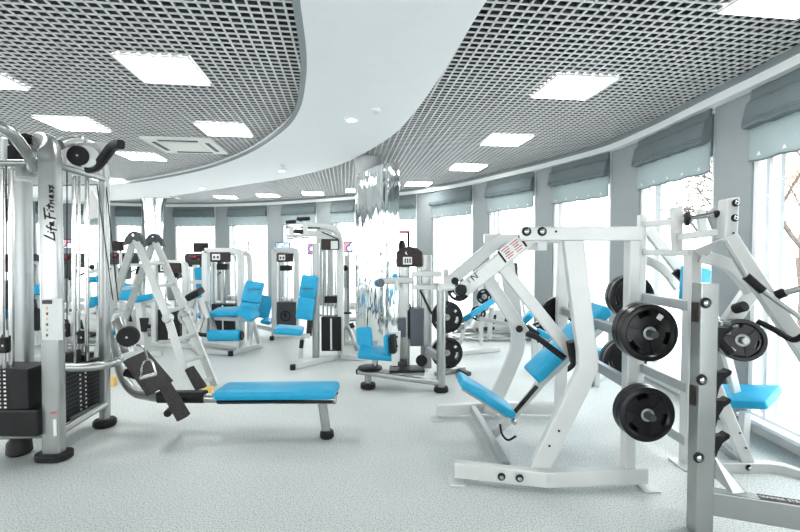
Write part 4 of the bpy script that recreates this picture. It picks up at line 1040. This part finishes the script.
# pulldown / chest press machine
t = thing('pulldown_machine', V((-1.2, 6.3, 0)), 'pulldown machine with upright blue backrest and blue seat left of the mirrored column', 'exercise machine')
Y = 6.3
part(t, 'upright', beam([P(316, 357, Y), P(316, 243, Y)], .09, .11, (0, 1, 0), .015), 'steel')
pth = [P(340.5, 353, Y + .15)] + curve_pts([P(340.5, 250, Y + .15), P(340, 240, Y + .15), P(336, 231, Y + .12), P(328, 227, Y + .08), P(316, 226, Y)], 5) + [P(302, 227, Y - .1)]
part(t, 'frame_arch', beam(pth, .09, .10, (0, 1, 0), .015), 'whitem')
part(t, 'pulley_beam', beam([P(300, 233, Y - .1), P(318, 234, Y), P(338, 239, Y + .1)], .07, .09), 'whitem')
part(t, 'cable', cyl(P(286, 227, Y - .3), P(320, 228, Y - .05), .008, 8), 'black')
part(t, 'cable', cyl(P(322, 232, Y - .08), P(338, 239, Y + .02), .008, 8), 'black')
panel(t, 321, 339, 239, 250, Y + .0, 'brownp', False)
a = P(331, 249, Y); b = P(338, 241, Y); part(t, 'placard', bx(a.x, b.x, Y - .014, Y - .008, a.z, b.z, .002), 'whitem')
stackset(t, 321.5, 341, 317, 351, Y + .06, 250, (330, 300), n=14, rods=2)
for px in (323, 335): part(t, 'stack_rod', cyl(P(px, 317, Y + .2), P(px, 252, Y + .2), .011, 10, .3), 'chrome')
part(t, 'roof_arm', beam([P(286, 237, Y - .5), P(304, 236, Y - .3)], .05, .05), 'alu')
for px, yt, yb in ((291, 222, 238), (305, 219, 237)):
    part(t, 'press_arm', beam([P(px, yt + 4, Y - .45), P(px + 1, yb, Y - .45)], .055, .05, (0, 1, 0)), 'alu')
    part(t, 'grip', cyl(P(px - 5, yt, Y - .5), P(px + 5, yt - .5, Y - .5), .025, 12), 'black', 'black hand grip')
    part(t, 'grip', cyl(P(px - 4, yb, Y - .5), P(px + 4, yb, Y - .5), .018, 12), 'chrome')
part(t, 'press_bar', cyl(P(294, 231, Y - .45), P(306, 232, Y - .4), .03, 12), 'tread')
part(t, 'knob', cyl(P(299, 221, Y - .4), P(300, 217.5, Y - .4), .04, 14), 'black')
part(t, 'back_pad', pad(P(304, 319.5, 6.12), P(307.4, 297.6, 6.16), (1, -.12, 0), .235, .09), 'blue', 'lower half of the blue backrest')
part(t, 'back_pad', pad(P(307.2, 297.8, 6.16), P(310.6, 275.5, 6.2), (1, -.12, 0), .235, .09), 'blue', 'upper half of the blue backrest')
part(t, 'lettering', text_bm('LifeFitness', P(307.5, 288.5, 6.105), (1, -.12, .05), (.1, 0, 1), .045, .003), 'shroud', 'dark stitched lettering')
part(t, 'seat', pad(P(275.5, 329, 6.0), P(303, 331, 6.05), (0, 1, 0), .36, .075), 'blue')
part(t, 'seat_frame', beam([P(282, 334, 6.05), P(310, 336, 6.1)], .05, .06), 'whitem')
part(t, 'seat_post', beam([P(303, 336, 6.1), P(300.5, 358, 6.1)], .05, .06, (0, 1, 0)), 'alu')
part(t, 'adjust_rod', cyl(P(302, 340, 6.0), P(301, 348, 6.0), .03, 12), 'black')
part(t, 'pad_post', beam([P(309, 336, 6.2), P(311, 300, 6.3)], .07, .06, (0, 1, 0)), 'tread')
part(t, 'pad_bracket', beam([P(308, 297, 6.25), P(316, 297, 6.3)], .05, .05), 'whitem')
floor_beam(t, [(293.5, 5.85), (340, 6.45)]); foot_cap(t, 293, 365, 5.82); floor_beam(t, [(341, 6.4), (365, 6.3)])

# cable column half hidden by the mirrored column
t = thing('cable_column', V((-.95, 7.6, 0)), 'slim white cable column between the pulldown machine and the mirrored column', 'exercise machine')
Y = 7.5
part(t, 'column', beam([P(347, 346, Y), P(347, 255, Y)], .09, .10, (0, 1, 0), .015), 'whitem')
part(t, 'pulley', lathe(P(345, 268, Y - .06), (0, -1, 0), [(0, 0), (.05, 0), (.04, .02), (.05, .04), (0, .04)], 20), 'black')
part(t, 'cable', cyl(P(348, 268, Y - .08), P(348, 312, Y - .08), .008, 8), 'black')
part(t, 'handle', box(P(347.5, 313, Y - .08), (.14, 0, 0), (0, .04, 0), (0, 0, .03), .01), 'black')
part(t, 'slider', box(P(344, 280, Y - .07), (.07, 0, 0), (0, .08, 0), (0, 0, .25), .015), 'alu')
floor_beam(t, [(340, 7.5), (356, 7.4)])
part(t, 'stay_tube', tube(curve_pts([P(343, 343, 6.75), P(344, 330, 6.75), P(348, 328, 6.75), P(353, 340, 6.7), P(357, 350, 6.6)], 4), .025, 10), 'steel')

# seated thigh machine in front of the mirrored column
t = thing('thigh_machine', V((0, 5.1, 0)), 'grey thigh machine with small blue seat in front of the mirrored column', 'exercise machine')
Y = 5.25
part(t, 'stack_column', beam([P(404, 371, Y), P(404, 262, Y)], .135, .12, (0, 1, 0), .02), 'silver')
part(t, 'stack_column', beam([P(426, 367, Y + .05), P(426, 255, Y + .05)], .13, .14, (0, 1, 0), .02), 'silver')
part(t, 'roof_beam', beam([P(399, 261, Y + .02), P(430, 261, Y + .05)], .12, .12), 'silver')
top = [(396.5, 267), (396.5, 252), (401, 248.2), (409.5, 246.3), (417.5, 248.2), (422.5, 252), (422.5, 267)]
o = part(t, 'instruction_panel', slab([P(x, y, Y - .12) for x, y in top], (0, .05, 0), .012), 'brownp', 'dark arched panel')
part(o, 'placard', slab([P(403, 264.5, Y - .125), P(412, 264.5, Y - .125), P(412, 257, Y - .125), P(403, 257, Y - .125)], (0, .004, 0), 0), 'label', 'white placard')
for k in range(3): part(o, 'diagram', slab([P(404.6 + 2.4 * k, 263, Y - .128), P(406 + 2.4 * k, 263, Y - .128), P(406 + 2.4 * k, 258.5, Y - .128), P(404.6 + 2.4 * k, 258.5, Y - .128)], (0, .003, 0), 0), 'shroud')
part(o, 'emblem', slab([P(405, 253.5, Y - .125), P(407.5, 255, Y - .125), P(406, 251, Y - .125)], (0, .004, 0), 0), 'label', 'small white emblem')
a = P(410, 345, Y); b = P(423.5, 308, Y); part(t, 'stack_shroud', bx(a.x, b.x, Y - .08, Y + .12, a.z, b.z, .01), 'bluegrey', 'blue grey stack shroud')
a = P(398, 336, Y); b = P(406, 317, Y); part(t, 'stack_shroud', bx(a.x, b.x, Y - .075, Y + .05, a.z, b.z, .01), 'bluegrey', 'blue grey stack shroud')
a = P(407, 338, Y); b = P(410, 310, Y); part(t, 'weight_stack', bx(a.x, b.x, Y - .06, Y + .08, a.z, b.z, .004), 'dark')
part(t, 'stack_head', box(P(408.5, 308, Y), (.06, 0, 0), (0, .1, 0), (0, 0, .10), .01), 'black')
for px in (413, 419): part(t, 'guide_rod', cyl(P(px, 309, Y), P(px, 268, Y), .013, 12, .3), 'chrome')
pp = P(441, 390, 4.93)
part(t, 'front_post', tube([V((pp.x, 4.93, .02)), P(441, 286, 4.93)], .05, 20), 'silver')
part(t, 'foot', lathe((pp.x, 4.93, .002), (0, 0, 1), [(0, 0), (.08, 0), (.085, .02), (.075, .055), (0, .06)], 24), 'black', 'black rubber foot')
part(t, 'post_bracket', beam([P(435, 284, 4.95), P(447, 285, 4.9)], .10, .03), 'steel')
part(t, 'cross_plate', beam([P(412, 274, 5.1), P(442, 274, 5.0)], .02, .06), 'whitem', 'pale shelf bar')
part(t, 'cross_plate', beam([P(412, 287, 5.05), P(441, 288, 4.95)], .02, .05), 'whitem', 'pale shelf bar')
part(t, 'stay', beam([P(441, 358, 4.95), P(427, 350, 5.15)], .06, .09), 'steel')
part(t, 'stay', cyl(P(420, 290, 5.1), P(432, 314, 5.1), .014, 12), 'black')
part(t, 'press_arm', beam([P(379, 281, 5.0), P(412, 280.5, 5.08)], .07, .075, (0, 0, 1), .02), 'whitem')
part(t, 'press_arm_end', beam([P(396, 281, 4.98), P(398, 290, 4.98)], .05, .05, (0, 1, 0), .015), 'whitem')
part(t, 'arm_pad', cyl(P(378, 283, 4.85), P(378, 283, 5.25), .045, 18), 'blue', 'blue arm pad')
part(t, 'arm_pad', cyl(P(395, 276.5, 5.1), P(395, 276.5, 5.5), .035, 18), 'blue', 'blue arm pad')
part(t, 'pad_cap', cyl(P(380.5, 283, 4.82), P(380.5, 283, 4.85), .048, 18), 'bluegrey')
part(t, 'back_pad', pad(P(365.5, 351, 5.15), P(364, 327, 5.2), (1, -.2, 0), .185, .075), 'blue', 'blue back pad')
part(t, 'seat', pad(P(359, 351, 5.0), P(393, 354, 5.0), (0, 1, .1), .34, .07), 'blue')
part(t, 'knee_pad', pad(P(389, 353, 4.95), P(388, 334, 4.95), (0.25, 1, 0), .22, .06), 'blue', 'blue knee pad')
part(t, 'knee_pad', pad(P(395, 352, 4.85), P(394, 333, 4.85), (.25, 1, 0), .22, .06), 'black', 'black knee pad')
part(t, 'knee_plate', slab([P(391, 332, 4.78), P(399, 331, 4.84), P(398, 366, 4.84), P(391.5, 366, 4.78)], (.02, .03, 0), .006), 'whitem')
for py in (337, 346): part(t, 'pin', cyl(P(397, py, 4.80), P(397, py, 4.79), .012, 10), 'black')
part(t, 'seat_stem', cyl(P(375, 368, 5.0), P(375, 356, 5.0), .035, 16), 'chrome')
tt = P(370, 367, 5.0)
part(t, 'turntable', lathe(tt + V((0, 0, -.03)), (0, 0, 1), [(0, 0), (.13, 0), (.14, .01), (.14, .03), (.12, .038), (0, .038)], 32), 'dark', 'black round turntable')
part(t, 'pulley', lathe(P(421, 360, 5.0), (.2, -1, 0), [(0, 0), (.06, 0), (.065, .01), (.055, .025), (.065, .04), (0, .04)], 24), 'black', 'black pulley wheel')
part(t, 'mechanism_plate', box(P(407, 369, 5.0), (.40, .02, 0), (0, .24, 0), (0, 0, .03), .008), 'dark', 'black mechanism cover')
part(t, 'mechanism_block', box(P(400, 363, 4.9), (.16, .02, 0), (0, .12, 0), (0, 0, .06), .012), 'tread')
part(t, 'base_rail', beam([P(358, 371.5, 4.95), P(399, 377.5, 4.85), P(440, 383, 4.92)], .05, .065, (0, 0, 1), .02), 'silver')
part(t, 'base_rail', beam([P(360, 369, 5.4), P(424, 374, 5.2)], .05, .05, (0, 0, 1), .02), 'whitem')
part(t, 'side_bar', cyl(P(405, 376, 4.9), P(428, 370, 5.1), .022, 14), 'whitem')
fo = P(368, 380, 5.05); part(t, 'foot', lathe((fo.x, fo.y, .002), (0, 0, 1), [(0, 0), (.085, 0), (.09, .02), (.085, .055), (0, .06)], 24), 'black', 'black rubber foot')
part(t, 'foot_stem', cyl(V((fo.x, fo.y, .06)), P(368, 371, 5.05), .04, 14), 'silver')
part(t, 'end_cap', cyl(P(357.5, 371.5, 4.96), P(359, 371.6, 4.945), .036, 14), 'black')
part(t, 'side_handle', tube(curve_pts([P(352, 326, 5.3), P(355, 333, 5.25), P(359, 346, 5.15), P(363, 355, 5.1)], 4), .018, 12), 'steel')
part(t, 'handle_grip', cyl(P(351, 323, 5.3), P(353, 328, 5.29), .028, 12), 'black')

# disc stand behind the thigh machine
t = thing('plate_stand', V((.75, 5.8, 0)), 'low grey stand carrying two stacked black discs beside the thigh machine', 'plate stand')
xs = P(446, 370, 5.75).x
part(t, 'post', beam([V((xs, 5.8, .05)), V((xs, 5.8, 1.35))], .07, .07, (0, 1, 0)), 'whitem')
part(t, 'base_beam', beam([P(436, 374, 5.55), P(464, 368, 5.75)], .07, .05), 'steel')
part(t, 'base_beam', beam([P(449, 366, 5.9), P(469, 374, 5.5)], .07, .05), 'shroud')
for py, labl in ((316, 'upper'), (351, 'lower')):
    h = P(446, py, 5.75); peg(t, V((h.x, 5.76, h.z)), V((h.x, 5.56, h.z)), .022)
    for k in range(2):
        disc(V((h.x, 5.72 - .058 * k, h.z)), (0, -1, 0), .205, .05, '%s black weight plate on the %s peg of the stand by the thigh machine' % (('rear', 'front')[k], labl), 'discs on the low stand', 2.5 if k else None)
h = P(458, 289, 5.8); peg(t, V((h.x, 5.76, h.z)), V((h.x, 5.6, h.z)), .022)
disc(V((h.x, 5.70, h.z)), (0, -1, 0), .15, .04, 'small black weight plate at the top of the stand by the thigh machine', 'discs on the low stand')

# incline bench and trainers by the window
t = thing('incline_bench', V((1.2, 6.2, 0)), 'sloping blue padded bench behind the large lever press arms', 'bench')
part(t, 'pad', pad(P(465, 319, 6.1), P(499, 297, 6.5), (.4, 1, 0), .30, .08), 'blue')
part(t, 'leg', beam([P(492, 308, 6.4), P(489, 338, 6.45)], .06, .06, (0, 1, 0)), 'whitem')
part(t, 'leg', beam([P(466, 322, 6.1), P(461, 340, 6.1), P(456, 353, 6.3)], .05, .05, (0, 1, 0)), 'whitem')
part(t, 'side_beam', beam([P(478, 318, 6.3), P(512, 325, 6.6)], .06, .06), 'steel')
floor_beam(t, [(456, 6.6), (500, 6.9)])
part(t, 'bracket', box(P(460, 326, 6.1), (.12, .05, 0), (0, .1, 0), (0, 0, .1), .01), 'chrome')
for px, py, rr in ((484, 296.5, .12), (478, 313, .12)):
    q_ = P(px, py, 6.9); disc(q_, (0, -1, 0), rr, .05, '%s black weight plate hanging behind the sloping blue bench' % ('upper' if py < 300 else 'lower'), 'discs behind the sloping bench')
    peg(t, q_ + V((0, .15, 0)), q_ - V((0, .1, 0)), .02)
part(t, 'plate_post', beam([P(481, 345, 7.08), P(481, 285, 7.08)], .07, .06, (0, 1, 0)), 'whitem')
def trainer(px, Y, lab, s=1, flip=1):
    """elliptical trainer: drive housing, rails, pedals, swinging arms, console"""
    c = V(((px - 400) / F * Y, Y, 0)); t = thing('elliptical_trainer', c, lab, 'elliptical trainer', 'elliptical trainers')
    def q(x, y, z): return c + V((x * flip * s, y, z * s))
    part(t, 'drive_housing', slab([q(x, -.12, z) for x, z in ((-.55, .10), (.35, .08), (.52, .2), (.42, .42), (.1, .56), (-.25, .58), (-.55, .42))], (0, .24, 0), .04, 3), 'whitem', 'white drive housing')
    for x in (-.2, .05): part(t, 'vent', slab([q(x, -.13, .30), q(x + .09, -.13, .28), q(x + .05, -.13, .46), q(x - .02, -.13, .48)], (0, .02, 0), .004), 'black')
    for y in (-.24, .24):
        part(t, 'pedal_rail', beam([q(-.6, y, .22), q(.2, y, .14), q(.75, y, .10)], .05, .05), 'steel')
        part(t, 'pedal', pad(q(.1, y, .24), q(.45, y, .2), (0, 1, 0), .14, .05, .015), 'black')
        part(t, 'swing_arm', tube(curve_pts([q(-.5, y, .35), q(-.42, y, .85), q(-.30, y, 1.2), q(-.22, y * 1.15, 1.5)], 5), .022, 12), 'whitem')
        part(t, 'hand_grip', tube([q(-.27, y * 1.08, 1.32), q(-.21, y * 1.15, 1.52)], .03, 12), 'black')
    part(t, 'base_frame', tube(curve_pts([q(-.7, -.3, .05), q(-.7, .3, .05), q(.0, .34, .05), q(.8, .3, .05), q(.8, -.3, .05), q(0, -.34, .05), q(-.68, -.28, .05)], 5), .03, 12), 'silver')
    part(t, 'mast', beam([q(-.45, 0, .5), q(-.38, 0, 1.25)], .09, .07, (0, 1, 0), .02), 'whitem')
    part(t, 'console', box(q(-.34, 0, 1.36), V((.06 * flip, 0, .02)), (0, .34, 0), (0, 0, .24), .02), 'shroud', 'dark console')
trainer(497, 8.0, 'white elliptical trainer behind the sloping blue bench', .92, -1)
# second blue seats behind the lever press
t = thing('padded_bench', V((2.6, 6.6, 0)), 'low blue padded bench glimpsed behind the big black discs', 'bench')
part(t, 'pad', pad(P(590, 350, 5.0), P(611, 355, 5.2), (0, 1, 0), .30, .07), 'blue')
part(t, 'leg', beam([P(598, 356, 5.1), P(596, 386, 5.1)], .06, .06, (0, 1, 0)), 'whitem')
floor_beam(t, [(590, 5.1), (612, 5.6)])
t = thing('slanted_bench', V((1.9, 6.3, 0)), 'short blue slanted bench right of the far lever link', 'bench')
part(t, 'pad', pad(P(524, 322, 5.6), P(534, 309, 5.8), (.3, 1, 0), .30, .08), 'blue')
part(t, 'seat', pad(P(538, 331, 5.5), P(552, 339, 5.4), (0, 1, 0), .30, .07), 'blue')
part(t, 'frame', beam([P(528, 325, 5.7), P(552, 344, 5.5)], .06, .06), 'whitem')
part(t, 'leg', beam([P(534, 330, 5.7), P(534, 372, 5.7)], .06, .06, (0, 1, 0)), 'whitem')
part(t, 'leg', beam([P(551, 342, 5.5), P(551, 376, 5.5)], .06, .06, (0, 1, 0)), 'whitem')
q_ = P(539, 332, 5.9); disc(q_, (0, -1, 0), .14, .05, 'black weight plate beside the short slanted blue bench', None)
t_ = bpy.data.objects[t.name]; peg(t_, q_ + V((0, .15, 0)), q_ - V((0, .1, 0)), .02); part(t_, 'plate_post', beam([P(539, 366, 6.08), P(539, 320, 6.08)], .06, .06, (0, 1, 0)), 'whitem')

# screens on poles
def tv(px, py, Y, wpx, hpx, scr, lab):
    c = P(px, py, Y); W = wpx * Y / F; H = hpx * Y / F
    t = thing('television', (c.x, Y, 0), lab, 'television', 'flat screens along the windows')
    part(t, 'casing', box(c, (W + .04, 0, 0), (0, .06, 0), (0, 0, H + .04), .01), 'black')
    part(t, 'screen', box(c + V((0, -.032, 0)), (W, 0, 0), (0, .006, 0), (0, 0, H), 0), scr, 'lit screen')
    part(t, 'pole', cyl(V((c.x, Y + .06, .02)), V((c.x, Y + .06, c.z)), .025, 12), 'alu')
    part(t, 'pole_base', lathe((c.x, Y + .06, .001), (0, 0, 1), [(0, 0), (.25, 0), (.25, .02), (.04, .04), (0, .04)], 28), 'shroud')
tv(65.5, 244, 11.0, 15, 8, 'scrA', 'flat screen with a news picture behind the tower guide rods')
tv(118.5, 246, 9.6, 8, 8, 'scrD', 'dark flat screen left of the ladder top')
tv(201, 247.5, 11.6, 13, 8, 'scrD', 'dark flat screen behind the leg curl machine')
tv(242, 246.5, 11.4, 13, 8.5, 'scrC', 'bright pink and white flat screen behind the leg curl machine')
tv(283, 246.5, 11.0, 13, 6.5, 'scrB', 'blue flat screen above the logo shroud machine')
tv(310.5, 249, 10.6, 5, 9, 'scrA', 'narrow flat screen left of the pulldown uprights')
tv(348, 247, 10.0, 8, 9, 'scrA', 'flat screen between the pulldown machine and the mirrored column')

def treadmill(px, Y, lab, colr='console', yaw=0.0):
    c = V(((px - 400) / F * Y, Y, 0)); t = thing('treadmill', c, lab, 'treadmill', 'treadmills facing the windows')
    R = Matrix.Rotation(yaw, 3, 'Z')
    def q(x, y, z): return c + R @ V((x, y, z))
    X_ = R @ V((1, 0, 0)); Y_ = R @ V((0, 1, 0))
    part(t, 'deck', box(q(0, -.5, .14), X_ * .78, Y_ * 1.75, (0, 0, .14), .03), 'whitem')
    part(t, 'running_belt', box(q(0, -.5, .215), X_ * .5, Y_ * 1.7, (0, 0, .012), .004), 'tread', 'black running belt')
    part(t, 'motor_cover', box(q(0, .45, .22), X_ * .8, Y_ * .4, (0, 0, .24), .06, 3), 'whitem')
    for s in (-1, 1):
        part(t, 'upright', beam([q(.38 * s, .35, .2), q(.38 * s, .25, 1.15)], .07, .09, Y_, .02), 'whitem')
        part(t, 'handrail', tube(curve_pts([q(.38 * s, .25, 1.08), q(.38 * s, 0, 1.02), q(.38 * s, -.3, .95)], 4), .024, 12), 'black')
    o = part(t, 'console', box(q(0, .2, 1.36), X_ * .86, V((0, .12, .10)), V((0, -.14, .36)) * .75, .05, 3), 'shroud', 'grey console')
    part(o, 'display', box(q(0, .125, 1.38), X_ * .52, V((0, .02, .012)), V((0, -.10, .24)) * .7, .004), colr, 'dark display with small red lights')
treadmill(200, 10.2, 'treadmill with red lit console between ladder and leg curl machine')
treadmill(62, 10.0, 'treadmill with dark console seen between column and guide rods')
treadmill(7, 7.9, 'treadmill with red lit console at the far left edge')
treadmill(119, 12.2, 'treadmill seen through the open ladder rails')
trainer(80, 7.55, 'white elliptical trainer between tower side post and ladder', .9)
trainer(140, 8.4, 'white elliptical trainer behind the ladder', .85)

def seat_machine(base, lab, kind):
    t = thing('seated_machine', base, lab, 'exercise machine'); return t
t = seat_machine((-4.9, 6.2, 0), 'machine with long blue arm rest seen through the tower frame', 0)
Y = 6.2
part(t, 'arm_pad', pad(P(30, 291, Y), P(42, 289, Y), (0, 1, 0), .36, .14), 'blue', 'pale lettered blue pad')
part(t, 'column', beam([P(36, 345, Y + .2), P(36, 262, Y + .2)], .09, .1, (0, 1, 0), .02), 'whitem')
part(t, 'frame_loop', tube(curve_pts([P(30, 300, Y + .1), P(31, 270, Y + .1), P(36, 263, Y + .1), P(40, 268, Y + .1), P(41, 290, Y + .1)], 5), .03, 12), 'alu')
part(t, 'counterweight', cyl(P(35, 318, Y - .05), P(35, 318, Y + .15), .14, 20), 'black')
part(t, 'pad_mount', beam([P(32, 300, Y), P(38, 330, Y + .1)], .07, .07, (0, 1, 0)), 'tread')
floor_beam(t, [(26, 6.2), (46, 6.6)])
t = seat_machine((-5.4, 6.0, 0), 'machine with dark blue seat at the far left edge', 0); Y = 6.0
part(t, 'seat', pad(P(-2, 314, Y), P(10, 314, Y), (0, 1, 0), .34, .12), 'blue')
part(t, 'post', beam([P(6, 318, Y), P(6, 352, Y)], .08, .08, (0, 1, 0)), 'whitem')
part(t, 'column', beam([P(-8, 358, Y), P(-8, 262, Y)], .1, .1, (0, 1, 0)), 'whitem')
part(t, 'cover', box(P(9, 295, Y + .1), (.14, 0, 0), (0, .2, 0), (0, 0, .42), .05, 3), 'shroud')
floor_beam(t, [(-12, 6.0), (14, 6.0)])
t = seat_machine((-4.9, 7.0, 0), 'machine with blue roller pads right of the tower guide rods', 0); Y = 6.9
part(t, 'roller_pad', cyl(P(87, 280, Y), P(98, 279, Y), .05, 18, .2), 'blue', 'blue roller pad')
part(t, 'roller_pad', cyl(P(88, 305, Y), P(94, 305, Y), .045, 18, .2), 'blue', 'blue roller pad')
part(t, 'side_pad', pad(P(97, 305, Y), P(98, 296, Y), (0, 1, 0), .25, .09), 'blue')
part(t, 'upright', beam([P(100, 345, Y + .1), P(100, 262, Y + .1)], .08, .09, (0, 1, 0), .02), 'whitem')
part(t, 'arm', beam([P(88, 272, Y + .1), P(102, 270, Y + .1)], .06, .06), 'whitem')
part(t, 'knob', cyl(P(92, 267, Y), P(92, 267, Y - .05), .04, 14), 'black')
floor_beam(t, [(84, 6.9), (108, 7.0)])
t = seat_machine((-4.0, 6.5, 0), 'machine with tilted blue pads seen inside the ladder legs', 0); Y = 6.5
part(t, 'back_pad', pad(P(124, 300, Y), P(128.5, 284, Y + .1), (.8, .5, 0), .16, .09), 'blue', 'upright blue pad')
part(t, 'bench_pad', pad(P(134, 300, Y), P(153, 296, Y + .1), (0, 1, 0), .30, .09), 'blue', 'flat blue pad')
part(t, 'side_pad', pad(P(116, 297, Y), P(120, 294, Y), (0, 1, 0), .2, .09), 'blue')
part(t, 'low_pad', pad(P(111, 326, Y), P(118, 325, Y), (0, 1, 0), .22, .06), 'blue', 'low blue pad')
part(t, 'pad_frame', beam([P(132, 304, Y + .05), P(156, 300, Y + .1)], .06, .06), 'whitem')
part(t, 'post', beam([P(140, 303, Y + .05), P(144, 352, Y + .05)], .10, .10, (0, 1, 0)), 'whitem')
part(t, 'cover', slab([P(139, 318, Y - .02), P(148, 318, Y - .02), P(146, 332, Y - .02), P(141, 332, Y - .02)], (0, .03, 0), .006), 'black', 'black hourglass cover')
part(t, 'low_frame', beam([P(114, 328, Y), P(138, 345, Y)], .06, .06), 'whitem')
floor_beam(t, [(112, 6.5), (160, 6.6)])
# person-free exit stand frame right of the mirrored column
t = thing('post_stand', V((.1, 9.0, 0)), 'slim black post with a red top arm right of the mirrored column', 'stand')
part(t, 'post', beam([P(408.5, 318, 9.0), P(408.5, 231, 9.0)], .05, .05, (0, 1, 0)), 'black')
part(t, 'top_arm', beam([P(399, 232, 9.0), P(409.5, 232, 9.0)], .06, .05), 'red', 'dark red top arm')
part(t, 'bag', lathe(P(402, 290, 8.95), (0, 0, 1), [(0, 0), (.06, .02), (.08, .2), (.08, .9), (.05, 1.0), (0, 1.02)], 24), 'black')
part(t, 'base_plate', bx(P(408, 318, 9.0).x - .25, P(408, 318, 9.0).x + .25, 8.7, 9.3, .001, .04, .01), 'black')
